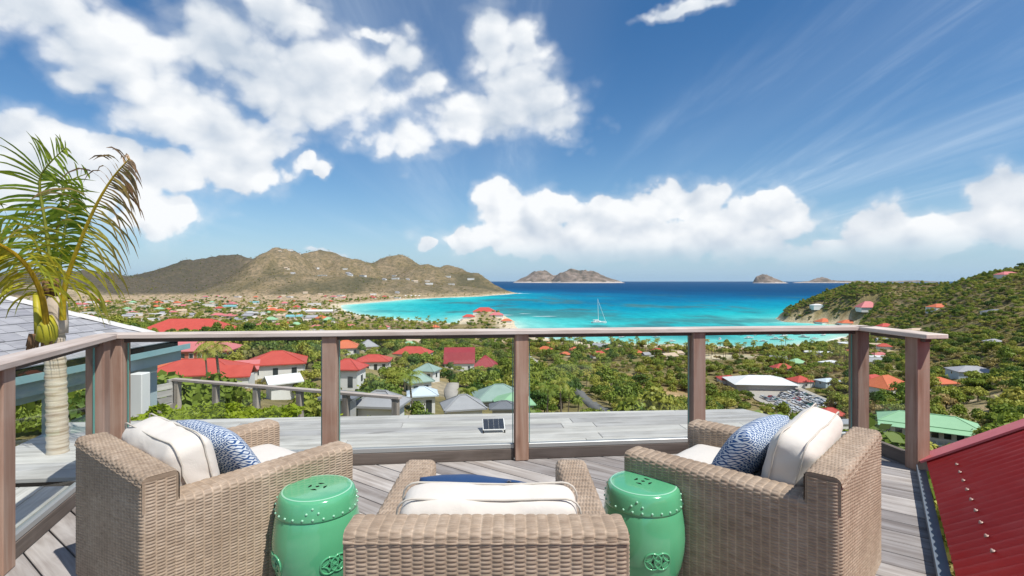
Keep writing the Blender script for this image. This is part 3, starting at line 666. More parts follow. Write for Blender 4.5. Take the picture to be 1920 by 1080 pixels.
def weave(name, path, prof, parent, rib=0.033, row=0.0062, amp=0.0036, su=6, sv=3, flip=False):
    """woven panel. path: function s -> (point, normal) in plan for ribs; prof: polyline of (out, z) with arc length; rows run along the path"""
    PL, pf = path; seg = [0]; 
    for a, b in zip(prof[:-1], prof[1:]): seg.append(seg[-1] + math.hypot(b[0] - a[0], b[1] - a[1]))
    VL = seg[-1]; nr = max(2, round(PL / rib)); nw = max(2, round(VL / row)); nu = nr * su + 1; nv = nw * sv + 1
    u = np.linspace(0, nr, nu); v = np.linspace(0, nw, nv); U, Vv = np.meshgrid(u, v)
    D = np.full(U.shape, -9.0); best = np.zeros(U.shape)
    for j in (np.floor(Vv).astype(int), np.floor(Vv).astype(int) + 1, np.floor(Vv).astype(int) - 1):
        c = j + 0.5; dv = np.clip(np.abs(Vv - c) / 0.98, 0, 1)
        s = np.sin(math.pi * (U + j)); h = amp * np.sign(s) * np.abs(s)**0.6 + amp * 1.75 * np.sqrt(1 - dv * dv)
        nb = h > D; D = np.where(nb, h, D); best = np.where(nb, j, best)
    st = vnoise(best * 7.31 + 0.5, np.floor(U) * 0.37 + best * 0.11, 5)
    st = np.where(np.abs(np.sin(math.pi * U)) < 0.25, 1.0, st * 0.8)      # paler upright stakes
    so = np.array([q[0] for q in prof]); sz = np.array([q[1] for q in prof]); sg = np.array(seg) 
    vv = Vv / nw * VL; O = np.interp(vv, sg, so); Z = np.interp(vv, sg, sz)
    e = 1e-3; dO = np.interp(np.clip(vv + 0.004, 0, VL), sg, so) - np.interp(np.clip(vv - 0.004, 0, VL), sg, so); dZ = np.interp(np.clip(vv + 0.004, 0, VL), sg, sz) - np.interp(np.clip(vv - 0.004, 0, VL), sg, sz)
    ln = np.hypot(dO, dZ) + 1e-9; nO, nZ = dZ / ln, -dO / ln
    O = O + nO * D; Z = Z + nZ * D
    pp = np.array([pf(s) for s in u / nr * PL])    # (nu, 4): x, y, nx, ny
    X = pp[:, 0][None, :] + pp[:, 2][None, :] * O; Y = pp[:, 1][None, :] + pp[:, 3][None, :] * O
    ii = np.arange(nu * nv).reshape(nv, nu); F = np.stack([ii[:-1, :-1], ii[:-1, 1:], ii[1:, 1:], ii[1:, :-1]], -1).reshape(-1, 4)
    if flip: F = F[:, ::-1]
    me = mesh_np(name, np.stack([X, Y, Z], -1).reshape(-1, 3), F, [M_WICKER], True)
    a = me.attributes.new('strand', 'FLOAT', 'POINT'); a.data.foreach_set('value', st.astype(np.float32).ravel())
    return obj(name, me, parent)
def linepath(p, q):
    p = np.array(p, float); q = np.array(q, float); L = np.linalg.norm(q - p); d = (q - p) / L
    return L, lambda s: (p[0] + d[0]*s, p[1] + d[1]*s, d[1], -d[0])      # normal to the right of travel
def arcpath(pts, r):
    """rounded polyline in plan"""
    P = [np.array(p, float) for p in pts]; out = [P[0]]
    for a, b, c in zip(P[:-2], P[1:-1], P[2:]):
        d0 = (b - a) / np.linalg.norm(b - a); d1 = (c - b) / np.linalg.norm(c - b)
        for k in np.linspace(0, 1, 7): out.append((1-k)**2 * (b - d0*r) + 2*k*(1-k) * b + k*k * (b + d1*r))
    out.append(P[-1]); out = np.array(out); sg = np.concatenate([[0], np.cumsum(np.linalg.norm(np.diff(out, axis=0), axis=1))])
    def f(s):
        x = np.interp(s, sg, out[:, 0]); y = np.interp(s, sg, out[:, 1]); e = 0.004
        dx = np.interp(s + e, sg, out[:, 0]) - np.interp(s - e, sg, out[:, 0]); dy = np.interp(s + e, sg, out[:, 1]) - np.interp(s - e, sg, out[:, 1]); l = math.hypot(dx, dy)
        return (x, y, dy / l, -dx / l)
    return sg[-1], f
def round_over(r, z, w, zin, n=5):
    """profile: up the outer face, rounded over the top (width w), down the inner face to zin"""
    pr = []
    for k in range(n + 1): a = math.pi / 2 * k / n; pr.append((-r + r * math.cos(a), z - r + r * math.sin(a)))
    for k in range(n + 1): a = math.pi / 2 * k / n; pr.append((-w + r - r * math.sin(a), z - r + r * math.cos(a)))
    return pr + [(-w, zin)]
CW, CD, CB, CA, TB, AW = 0.82, 0.90, 0.65, 0.54, 0.105, 0.125
def f_canvas(base, base2):
    def f(t):
        o = ocoord(t); w = t.noise(t.v('MULTIPLY', o, (1, 1, 1)), 260, 2, 0.5); n = t.noise(o, 6, 4, 0.55); big = t.noise(o, 13, 3, 0.5, 0.8)
        h = t.m('ADD', t.m('MULTIPLY', w, 0.12), big)
        return pbr(t, t.mix(n, base, base2), 0.9, 0.15, h, 0.22, 0.012, sheen=0.15)
    return f
M_CUSHION = mat('cream_canvas', f_canvas((0.60, 0.56, 0.495), (0.69, 0.65, 0.59)))
M_PIPING = mat('cream_piping', lambda t: pbr(t, (0.55, 0.51, 0.44), 0.9, 0.1))
M_NAVY = mat('navy_linen', f_canvas((0.016, 0.045, 0.12), (0.030, 0.075, 0.18)))
def f_ikat(t):
    o = ocoord(t); sp = t.node('ShaderNodeSeparateXYZ', {0: o}); nz = t.noise(o, 70, 2, 0.5)
    k = 27.0
    def tri(a): return t.m('ABSOLUTE', t.m('SUBTRACT', t.m('FRACT', a), 0.5))
    x = t.m('ADD', t.m('MULTIPLY', sp.outputs[0], k), t.m('MULTIPLY', nz, 0.12)); z = t.m('ADD', t.m('MULTIPLY', t.m('ADD', sp.outputs[2], sp.outputs[1]), k), t.m('MULTIPLY', nz, 0.12))
    d = t.m('ADD', tri(x), tri(z)); ring = t.m('FRACT', t.m('MULTIPLY', d, 2.3))
    f = t.smooth(t.m('ABSOLUTE', t.m('SUBTRACT', ring, 0.5)), 0.20, 0.30)
    c = t.mix(f, (0.030, 0.085, 0.22), (0.55, 0.60, 0.64))
    return pbr(t, c, 0.9, 0.15, t.noise(o, 240, 2), 0.25, 0.003)
M_IKAT = mat('blue_ikat_print', f_ikat)
def pillow_mesh(name, w, h, d, mats, e1=3.2, puff=0.25, n=28, seed=0, wr=0.006, box=False):
    """soft cushion: squarish outline in x/z, puffed along y"""
    V = []; F = []; m = n
    for side in (-1, 1):
        for j in range(m + 1):
            for i in range(n + 1):
                a = 2 * i / n - 1; b = 2 * j / m - 1
                x = a * (1 - 0.05 * b * b * (0.4 if box else 1.4)); z = b * (1 - 0.05 * a * a * (0.4 if box else 1.4))
                ed = (1 - abs(a)**e1) * (1 - abs(b)**e1); t = max(ed, 0)**(0.34 if box else 0.5)
                y = side * (d / 2) * ((0.68 if box else 0.05) * (min(1, t * 4) if box else 1) * (t > 0 or not box) + (0.32 if box else 0.95) * t)
                V.append([x * w / 2, y, z * h / 2])
    V = np.array(V); nn = (n + 1) * (m + 1)
    q = fbm(V[:, 0] * 9 + seed, V[:, 2] * 9 + V[:, 1] * 5, 3, seed) - 0.5; V[:, 1] += np.sign(V[:, 1]) * q * wr * 2; V[:, 2] += q * wr
    for s in range(2):
        for j in range(m):
            for i in range(n):
                k = s * nn + j * (n + 1) + i; f = (k, k + 1, k + n + 2, k + n + 1); F.append(f if s == 0 else f[::-1])
    ring = [i for i in range(n + 1)] + [j * (n + 1) + n for j in range(1, m + 1)] + [m * (n + 1) + i for i in range(n - 1, -1, -1)] + [j * (n + 1) for j in range(m - 1, 0, -1)]
    for a, b in zip(ring, ring[1:] + ring[:1]): F.append((a, a + nn, b + nn, b))
    me = mesh_np(name, V, np.array(F), mats, True)
    bm = bmesh.new(); bm.from_mesh(me); bmesh.ops.remove_doubles(bm, verts=bm.verts, dist=1e-5); bmesh.ops.recalc_face_normals(bm, faces=bm.faces); bm.to_mesh(me); bm.free()
    me.polygons.foreach_set('use_smooth', np.ones(len(me.polygons), bool)); return me
def box_cushion_mesh(name, w, h, d, r, mats, puff=0.03, seed=0, n=14, wr=0.004):
    """boxed cushion (w along x, d along y, h along z): rounded box, faces puffed, canvas slightly rumpled"""
    bm = bmesh.new(); bmesh.ops.create_cube(bm, size=2.0); bmesh.ops.subdivide_edges(bm, edges=bm.edges, cuts=n * 2, use_grid_fill=True)
    half = np.array([w, d, h]) / 2
    for v in bm.verts:
        p = np.array(v.co); q = p * half; core = np.clip(q, -(half - r), half - r); dd = q - core; l = np.linalg.norm(dd)
        # map the cube surface on to a rounded box
        inn = p * (half - r); 
        k = np.max(np.abs(p)); dirv = np.where(np.abs(q) > half - r, (q - core), 0)
        l = np.linalg.norm(dirv); out = core + (dirv / l * r if l > 1e-9 else 0)
        a = out / half
        bulge = np.array([(1 - a[1]**2) * (1 - a[2]**2) * 0.35, (1 - a[0]**4) * (1 - a[2]**2), (1 - a[0]**4) * (1 - a[1]**4)]) * puff
        out = out + np.sign(a) * bulge * (np.abs(a) > 0.6)
        v.co = out
    bmesh.ops.recalc_face_normals(bm, faces=bm.faces); me = bpy.data.meshes.new(name); bm.to_mesh(me); bm.free()
    V = np.empty(len(me.vertices) * 3, np.float32); me.vertices.foreach_get('co', V); V = V.reshape(-1, 3)
    q = fbm(V[:, 0] * 8 + seed * 3 + V[:, 1] * 2, V[:, 2] * 8 + V[:, 1] * 6, 3, seed) - 0.5; V += (V / np.linalg.norm(V, axis=1)[:, None]) * (q * wr * 3)[:, None]
    me.vertices.foreach_set('co', V.ravel())
    for m_ in mats: me.materials.append(m_)
    me.polygons.foreach_set('use_smooth', np.ones(len(me.polygons), bool)); me.update(); return me
def piping(w, h, y, r, name, parent, sag=0.006, rad=0.0036):
    """welt round a cushion edge, in the x/z plane at depth y"""
    pts = []; hw, hh = w / 2 - r, h / 2 - r
    for cx, cz, a0 in ((hw, hh, 0), (-hw, hh, 90), (-hw, -hh, 180), (hw, -hh, 270)):
        for k in range(5): a = R(a0 + 90 * k / 4); pts.append((cx + r * math.cos(a), y, cz + r * math.sin(a)))
        # a few points along the edge to let it wander
        nx = {0: (-1, 0), 90: (0, -1), 180: (1, 0), 270: (0, 1)}[a0]; Ln = (2 * hw if nx[0] else 2 * hh)
        for k in range(1, 5): q = pts[-1] if k == 1 else None; base = (cx + r * math.cos(R(a0 + 90)), cz + r * math.sin(R(a0 + 90))); f = k / 5; pts.append((base[0] + nx[0] * Ln * f, y + random.uniform(-1, 1) * 0.004, base[1] + nx[1] * Ln * f - (sag * math.sin(math.pi * f) if a0 == 0 else 0)))
    pts.append(pts[0]); b = MB(); b.tube(pts, rad, 6, cap=False); return b.build(name, M_PIPING, parent, smooth=True)
def make_chair():
    root = empty('wicker_armchair'); W = CW / 2
    back = weave('back_shell', arcpath([(-W, TB), (-W, 0), (W, 0), (W, TB)], 0.022), [(0, 0.035), (0, CB - 0.012)], root)
    L, f = linepath((-W - 0.002, 0), (W + 0.002, 0))
    weave('back_top', (L, f), [(0.004, CB - 0.030)] + round_over(0.018, CB, TB + 0.008, 0.40)[0:], root, amp=0.0036)
    for s in (-1, 1):
        pr = round_over(0.018, CB + 0.004, TB + 0.014, CA - 0.02); Pn = [(s * (W + 0.0015), -q[0] - 0.004, q[1]) for q in pr] + [(s * (W + 0.0015), -0.004, CA - 0.02)]
        b = MB(); b.add(Pn, [tuple(range(len(Pn)))]); b.add([(s * (W - 0.02), q[1], q[2]) for q in Pn], [tuple(range(len(Pn)))]); n_ = len(Pn); b.F += [(i, (i + 1) % n_, (i + 1) % n_ + n_, i + n_) for i in range(n_)]; b.M += [0] * n_; b.build('back_end', M_WICKER, back)
    for s in (-1, 1):
        if s > 0: path = linepath((W, TB), (W, CD))
        else: path = linepath((-W, CD), (-W, TB))
        arm = weave('arm', path, [(0, 0.035)] + round_over(0.02, CA, AW, 0.30), root)
        x0, x1 = sorted((s * W, s * (W - AW)))
        weave('arm_front', linepath((x1, CD - 0.003), (x0, CD - 0.003)), [(0, 0.035), (0, CA - 0.012)], arm, su=4)
    weave('front_apron', linepath((W - AW, CD - 0.03), (-W + AW, CD - 0.03)), [(0, 0.035), (0, 0.27)], root, rib=0.04, row=0.011, su=4)
    b = MB(); b.box(-W + AW, W - AW, TB, CD - 0.04, 0.22, 0.26); b.box(-W + 0.02, W - 0.02, 0.02, CD - 0.02, 0.030, 0.05); b.build('seat_base', M_DARK, root)
    fm = MB(); fm.lathe([(0.018, 0.0), (0.022, 0.004), (0.022, 0.05), (0.0, 0.05)], 12); fme = fm.mesh('foot', M_DARK)
    for sx in (-1, 1):
        for y in (0.05, CD - 0.05): obj('foot', fme, root, (sx * (W - 0.05), y, 0))
    return root
def place_chair(root, c, fwd, label):
    root.location = (c[0], c[1], 0.0); root.rotation_euler = (0, 0, math.atan2(fwd[1], fwd[0]) - math.pi / 2); tag(root, label, 'armchair', 'woven armchairs on the deck'); return root
def cushions(root, where, seed, back_tilt, back_h, dz=0.0, dx=0.0, roll=0.0):
    mw = root.location; rz = root.rotation_euler.z; Mx = Matrix.Translation(mw) @ Matrix.Rotation(rz, 4, 'Z')
    me = box_cushion_mesh('seat_cushion', 0.565, 0.17, 0.70, 0.045, [M_CUSHION], 0.022, seed)
    o = obj('seat_cushion', me); o.matrix_world = Mx @ Matrix.Translation((0, TB + 0.01 + 0.385, 0.362)); tag(o, 'flat cream seat cushion in the ' + where, 'seat cushion', 'cream seat cushions')
    me = box_cushion_mesh('back_cushion', 0.575, back_h, 0.17, 0.05, [M_CUSHION], 0.018, seed + 3, wr=0.009)
    o = obj('back_cushion', me); o.matrix_world = Mx @ Matrix.Translation((dx, TB + 0.125, 0.445 + back_h / 2 + dz)) @ Matrix.Rotation(roll, 4, 'Y') @ Matrix.Rotation(back_tilt, 4, 'X')
    tag(o, 'thick cream back cushion with piping in the ' + where, 'back cushion', 'cream back cushions')
    piping(0.592, back_h + 0.034, -0.050, 0.05, 'piping', o); piping(0.592, back_h + 0.034, 0.050, 0.05, 'piping', o)
    return Mx
def seg_dir(a, b): v = Vector((b[0] - a[0], b[1] - a[1])); return v.normalized()
A, B = (-2.008, 2.363), (-1.347, 1.871); d = seg_dir(A, B); F_L = (-d.y, d.x)
c1 = make_chair(); place_chair(c1, ((A[0]+B[0])/2, (A[1]+B[1])/2), F_L, 'left woven armchair turned right, beside the left glass railing')
C_, D_ = (1.214, 1.887), (1.752, 2.445); d = seg_dir(C_, D_); F_R = (-d.y, d.x)
c2 = copy_tree(c1); place_chair(c2, ((C_[0]+D_[0])/2, (C_[1]+D_[1])/2), F_R, 'right woven armchair turned left, its near side in shadow beside the red roof')
c3 = copy_tree(c1); place_chair(c3, (-0.075, 1.480), (0.0, 1.0), 'nearest woven armchair seen from behind between the two green stools')
M1 = cushions(c1, 'left armchair', 1, R(14), 0.27); M2 = cushions(c2, 'right armchair', 2, R(14), 0.29, dx=0.02, roll=R(-3)); M3 = cushions(c3, 'nearest armchair', 3, R(8), 0.225, dx=0.0)
def throw_pillow(Mx, loc, rot, w, h, d, material, label, seed, name='throw_pillow'):
    o = obj(name, pillow_mesh(name, w, h, d, [material], 3.0, seed=seed)); o.matrix_world = Mx @ Matrix.Translation(loc) @ Matrix.Rotation(rot[2], 4, 'Z') @ Matrix.Rotation(rot[1], 4, 'Y') @ Matrix.Rotation(rot[0], 4, 'X')
    tag(o, label, 'pillow', 'blue pillows on the armchairs'); return o
throw_pillow(M1, (0.03, TB + 0.33, 0.555), (R(34), 0, R(2)), 0.54, 0.34, 0.15, M_IKAT, 'blue and white patterned pillow in the left armchair', 4)
throw_pillow(M2, (0.0, TB + 0.35, 0.560), (R(34), 0, R(-2)), 0.54, 0.34, 0.17, M_IKAT, 'blue and white patterned pillow in the right armchair', 5)
throw_pillow(M3, (-0.06, TB + 0.34, 0.512), (R(24), R(5.0), R(4)), 0.46, 0.32, 0.12, M_NAVY, 'plain navy blue pillow in the nearest armchair', 6)

# ------------------------------------------------------------------ green ceramic garden stools
def f_glaze(t):
    o = ocoord(t); n = t.noise(o, 7, 4, 0.5); r = t.noise(o, 22, 3, 0.5)
    c = t.mix(n, (0.070, 0.335, 0.160), (0.125, 0.435, 0.225))
    return pbr(t, c, t.lin(r, 0.3, 0.7, 0.10, 0.2), 0.5, t.noise(o, 16, 3), 0.12, 0.004, coat=0.6)
M_GLAZE = mat('green_glaze', f_glaze)
M_GLAZE_LT = mat('worn_pale_glaze', lambda t: pbr(t, (0.30, 0.58, 0.40), 0.2, 0.5, coat=0.4))
def make_stool():
    root = empty('ceramic_stool')
    body = MB(); body.lathe([(0.0, 0.01), (0.135, 0.0), (0.142, 0.012), (0.150, 0.06), (0.158, 0.075), (0.172, 0.12), (0.183, 0.18), (0.187, 0.235), (0.184, 0.29), (0.177, 0.335), (0.171, 0.366), (0.169, 0.370)], 64)
    bo = body.build('body', M_GLAZE, root, smooth=True)
    lid = MB(); lid.lathe([(0.169, 0.369), (0.1735, 0.373), (0.1735, 0.379), (0.171, 0.40), (0.166, 0.425), (0.160, 0.443), (0.153, 0.452), (0.143, 0.456), (0.12, 0.4575), (0.06, 0.459), (0.0, 0.4595)], 64)
    lo = lid.build('lid', M_GLAZE, root, smooth=True)
    ri = MB(); ri.lathe([(0.149, 0.4545), (0.147, 0.4562), (0.144, 0.4565), (0.142, 0.4560)], 64); ri.build('lid_rim', M_GLAZE_LT, lo, smooth=True)
    st = MB(); prof = [(0.0055, 0.0), (0.005, 0.0025), (0.003, 0.0045), (0.0, 0.005)]
    sm = MB(); sm.lathe(prof, 8); sme = sm.mesh('stud', M_GLAZE_LT, True)
    def stud(a, z):
        r = float(np.interp(z, [0.379, 0.40, 0.425, 0.443], [0.1735, 0.171, 0.166, 0.160])); nrm = Vector((math.cos(a), math.sin(a), 0.2)).normalized()
        obj('stud', sme, lo, (r * math.cos(a), r * math.sin(a), z), nrm.to_track_quat('Z', 'Y').to_euler())
    for k in range(26): stud(2 * math.pi * k / 26, 0.386)
    for q in range(4):
        for da, z in ((0, 0.428), (-0.14, 0.410), (0.14, 0.410)): stud(q * math.pi / 2 + 0.35 + da, z)
    # coin on the lid: flat near-black faces painted for the shade in its openings
    hole_shade = MB()
    for k in range(4):
        a0 = k * math.pi / 2; pts_o = []; pts_i = []
        for s in np.linspace(-0.42, 0.42, 7): a = a0 + s; pts_o.append((0.040 * math.cos(a), 0.040 * math.sin(a)))
        for s in np.linspace(0.42, -0.42, 7): a = a0 + s; rr_ = 0.040 - 0.013 * math.cos(s / 0.42 * math.pi / 2) ; pts_i.append((rr_ * math.cos(a), rr_ * math.sin(a)))
        P = pts_o[:7] + pts_i[1:6]; hole_shade.add([(x, y, 0.4600) for x, y in P], [tuple(range(len(P)))])
    hole_shade.add([(x * 0.010, y * 0.010, 0.4600) for x, y in ((1, 0), (0, 1), (-1, 0), (0, -1))], [(0, 1, 2, 3)]); hole_shade.build('coin_hole_shade', M_DARK, lo)
    # double coin relief on the body
    for a0 in (R(228), R(318), R(48), R(138)):
        relief = MB(); dark = MB()
        def onbody(s, z, lift):
            rr_ = float(np.interp(z, [0.06, 0.12, 0.18, 0.235, 0.29], [0.150, 0.172, 0.183, 0.187, 0.184])) + lift; a = a0 + s / rr_; return (rr_ * math.cos(a), rr_ * math.sin(a), z)
        for cx in (-0.021, 0.021):
            for rad in (0.036,):
                relief.tube([onbody(cx + rad * math.cos(q), 0.19 + rad * math.sin(q), 0.001) for q in np.linspace(0, 2 * math.pi, 33)], 0.0042, 6, cap=False)
            for k in range(4):
                ac = k * math.pi / 2 + math.pi / 4; relief.tube([onbody(cx + 0.046 * math.cos(ac) + 0.033 * math.cos(q), 0.19 + 0.046 * math.sin(ac) + 0.033 * math.sin(q), 0.001) for q in np.linspace(ac + math.pi - 0.75, ac + math.pi + 0.75, 9)], 0.003, 6)
            s_ = 0.008; dark.add([onbody(cx + s_, 0.19, 0.0016), onbody(cx, 0.19 + s_, 0.0016), onbody(cx - s_, 0.19, 0.0016), onbody(cx, 0.19 - s_, 0.0016)], [(0, 1, 2, 3)])
            for k in range(4):
                a = k * math.pi / 2; r0, r1, wv = 0.024, 0.032, 0.008; ca, sa = math.cos(a), math.sin(a)
                dark.add([onbody(cx + ca * r0, 0.19 + sa * r0, 0.0016), onbody(cx + ca * 0.029 - sa * wv, 0.19 + sa * 0.029 + ca * wv, 0.0016), onbody(cx + ca * r1, 0.19 + sa * r1, 0.0016), onbody(cx + ca * 0.029 + sa * wv, 0.19 + sa * 0.029 - ca * wv, 0.0016)], [(3, 2, 1, 0)])
        ro = relief.build('coin_relief', M_GLAZE, bo, smooth=True); 
        dark.build('relief_hole_shade', M_DARK, bo)  # near-black faces laid on the body, painting the shade of coin openings
    return root
s1 = make_stool(); s1.location = (-0.868, 2.285, 0); s1.rotation_euler = (0, 0, R(-6)); tag(s1, 'green ceramic drum stool with coin relief beside the left armchair', 'stool', 'green ceramic garden stools')
s2 = copy_tree(s1); s2.location = (0.600, 2.345, 0); s2.rotation_euler = (0, 0, R(47)); tag(s2, 'green ceramic drum stool beside the right armchair', 'stool', 'green ceramic garden stools')

# ------------------------------------------------------------------ solar light panel on the ledge
def solar():
    x, y = -0.175, 4.86; root = empty('solar_panel', (x, y, -0.05), R(6)); tag(root, 'small white framed solar panel lying on the pale ledge', 'solar panel')
    tilt = R(24); b = MB(); b.box(-0.105, 0.105, -0.08, 0.08, 0, 0.012); fr = b.build('frame', M_WHITE, root, bevel=0.003); fr.location.z = 0.055; fr.rotation_euler.x = tilt
    Mc = mat('solar_cell', lambda t: pbr(t, t.mix(t.noise(pos(t), 60, 2), (0.015, 0.022, 0.035), (0.04, 0.05, 0.07)), 0.2, 0.5))
    cm = MB(); cm.box(-0.0235, 0.0235, -0.0175, 0.0175, 0, 0.002); cme = cm.mesh('cell', Mc)
    for i in range(4):
        for j in range(4): obj('cell', cme, fr, (-0.0735 + 0.049 * i, -0.0555 + 0.037 * j, 0.0122))
    b = MB(); b.beam((0, 0.05, 0.0), (0, 0.05, 0.075), 0.02, 0.02, up=(0, 1, 0)); b.beam((-0.1, -0.07, 0.0), (-0.1, -0.07, 0.03), 0.012, 0.012, up=(0, 1, 0)); b.beam((0.1, -0.07, 0.0), (0.1, -0.07, 0.03), 0.012, 0.012, up=(0, 1, 0)); b.build('bracket', M_DARK, root)
solar()

# ------------------------------------------------------------------ pavilion with shingle roof at left
def pavilion():
    ex, ey, ez, sl = -5.22, 8.0, 0.43, 0.52; y0 = 3.6; root = empty('shingled_pavilion', (ex, ey, -3.0)); tag(root, 'neighbouring pavilion with grey wood shingle roof beside the palm', 'pavilion')
    def L(x, y, z): return (x - ex, y - ey, z + 3.0)
    # roof deck: main slope facing the viewer's right, hip towards the far end
    T = 2.45; b = MB(); V = [L(ex, ey, ez), L(ex, y0, ez), L(ex - T, y0, ez + T * sl), L(ex - T, ey - T, ez + T * sl), L(ex - 2 * T, ey, ez), L(ex - 2 * T, y0, ez)]
    b.add(V + [(x, y, z - 0.08) for x, y, z in V], [(0, 3, 2, 1), (0, 4, 3), (4, 5, 2, 3), (6, 7, 8, 9), (6, 9, 10), (10, 9, 8, 11), (0, 1, 7, 6), (4, 0, 6, 10)]); roof = b.build('roof', M_DARK, root)
    # shingles, one by one
    cl = math.hypot(1, sl); ex_ = 0.175; ang = math.atan(sl); shm = []
    for wdt in (0.16, 0.21, 0.26):
        s = MB(); s.box(-wdt/2 + 0.003, wdt/2 - 0.003, -0.01, ex_ + 0.03, 0.0, 0.014); shm.append((wdt, s.mesh('shingle', M_SHINGLE)))
    k = 0
    while k * ex_ / cl < T - 0.12:
        xx = k * ex_ / cl; y = ey - xx - 0.02 - random.random() * 0.1
        while y > max(y0, 4.35):
            wdt, me = random.choice(shm); yc = y - wdt / 2
            o = obj('shingle', me, roof, L(ex - xx, yc, ez + xx * sl + 0.012)); o.rotation_euler = (ang - 0.055, 0, R(90)); y -= wdt
        k += 1
    # hip caps
    M_CAP = mat('pale_hip_cap', lambda t: pbr(t, t.mix(t.noise(pos(t), 6, 4), (0.46, 0.45, 0.43), (0.62, 0.61, 0.59)), 0.8, 0.2))
    cm = MB(); cm.add([(-0.10, 0, -0.055), (0, 0, 0.0), (0.10, 0, -0.055), (-0.10, 0.33, -0.055), (0, 0.33, 0.0), (0.10, 0.33, -0.055)], [(0, 1, 4, 3), (1, 2, 5, 4)]); cme = cm.mesh('hip_cap', M_CAP)
    a = Vector(L(ex, ey, ez + 0.055)); e = Vector(L(ex - T, ey - T, ez + T * sl + 0.055)); n = 12; q = (e - a).to_track_quat('Y', 'Z').to_euler()
    for i in range(n): obj('hip_cap', cme, roof, a.lerp(e, i / n) + Vector((0, 0, 0.006 * (i % 2))), q)
    # fascia, gutter
    b = MB(); b.box(0.0, 0.03, y0 - ey, 0.03, 3 + ez - 0.30, 3 + ez - 0.085); b.box(-2 * T, -0.001, 0.0, 0.03, 3 + ez - 0.30, 3 + ez - 0.085); b.build('fascia', M_BLUEGREY, root)
    M_TEAL = mat('teal_gutter', lambda t: pbr(t, t.mix(t.noise(pos(t), 8, 3), (0.20, 0.36, 0.39), (0.30, 0.46, 0.48)), 0.4, 0.5))
    b = MB(); b.box(0.031, 0.13, y0 - ey, 0.10, 3 + ez - 0.13, 3 + ez - 0.115); b.box(0.12, 0.131, y0 - ey, 0.10, 3 + ez - 0.13, 3 + ez - 0.05); b.build('gutter', M_TEAL, root)
    # open veranda: beam, posts, back wall with dark doorway
    b = MB(); b.box(-0.32, -0.18, y0 - ey, -0.2, 3 + ez - 0.42, 3 + ez - 0.24); b.build('beam', M_BLUEGREY, root)
    pm = MB(); pm.box(-0.07, 0.07, -0.07, 0.07, -2.0, 3 + ez - 0.42); pme = pm.mesh('veranda_post', M_BLUEGREY)
    for y in (7.72, 6.1, 4.7): obj('veranda_post', pme, root, (-0.25, y - ey, 0))
    b = MB(); b.box(-2.6, -2.5, y0 - ey, -0.3, -1.0, 3 + ez - 0.3); b.build('back_wall', mat('veranda_wall', lambda t: pbr(t, (0.22, 0.23, 0.22), 0.8, 0.2)), root)
    for y in (5.0, 6.5): w = MB(); w.box(-2.498, -2.46, y - ey - 0.5, y - ey + 0.5, 0.5, 2.5); w.build('doorway', mat('dark_glass', lambda t: pbr(t, (0.03, 0.045, 0.05), 0.12, 0.6)), root)
    b = MB(); b.box(-2.6, 0.3, y0 - ey, 0.2, -2.0, 1.75); b.build('veranda_floor', M_LEDGE, root)
    b = MB(); 
    for z in (1.95, 2.2, 2.45): b.box(0.16, 0.2, y0 - ey, -0.4, z - 0.1, z + 0.1)
    b.build('veranda_screen', M_FENCE, root)
    # white corner column
    col = MB(); col.box(-0.085, 0.085, -0.085, 0.085, 0.5, 3 + ez - 0.31); col.build('white_column', M_WHITE, root, loc=(0.17, -1.05, 0), bevel=0.01)
pavilion()

# ------------------------------------------------------------------ lower timber fence and hedge
def lower_fence():
    z = -0.30; A = Vector((-5.75, 8.75, z)); B = Vector((-1.66, 7.42, z)); d = (B - A); Ln = d.length; ang = math.atan2(d.y, d.x)
    root = empty('lower_fence', (A.x, A.y, -1.5), ang); tag(root, 'lower weathered timber fence behind the hedge', 'fence')
    b = MB(); b.box(-0.05, Ln + 0.05, -0.05, 0.05, 1.2 - 0.04, 1.2); b.build('cap_rail', M_RAIL, root, bevel=0.004)
    pm = MB(); pm.box(-0.045, 0.045, -0.04, 0.04, 0, 1.158); me = pm.mesh('post', M_FENCE, bevel=0.004)
    for s in np.linspace(0.05, Ln - 0.03, 6): obj('post', me, root, (s, 0, 0))
    b = MB(); b.box(0, Ln, -0.02, 0.02, 0.30, 0.36); b.build('lower_rail', M_FENCE, root)
    root = empty('screen_fence', (-5.78, 8.70, -1.5), R(-112)); tag(root, 'short grey slatted screen fence beside the white column', 'fence')
    for k in range(7): b = MB(); b.box(0, 0.85, -0.015, 0.015, 0.35 + 0.115 * k, 0.45 + 0.115 * k); b.build('slat', M_LEDGE, root)
    for s in (0.0, 0.85): b = MB(); b.box(s - 0.045, s + 0.045, -0.061, -0.016, 0, 1.19); b.build('post', M_LEDGE, root)
    r2 = empty('low_rail', (-1.55, 7.30, -1.05), R(-7)); tag(r2, 'low timber rail stepping down at the end of the lower fence', 'rail')
    b = MB(); b.box(0, 1.75, -0.05, 0.05, 0.36, 0.40); b.build('cap_rail', M_RAIL, r2)
    for s in (0.05, 0.9, 1.7): b = MB(); b.box(s - 0.04, s + 0.04, -0.04, 0.04, -0.6, 0.358); b.build('post', M_FENCE, r2)
lower_fence()
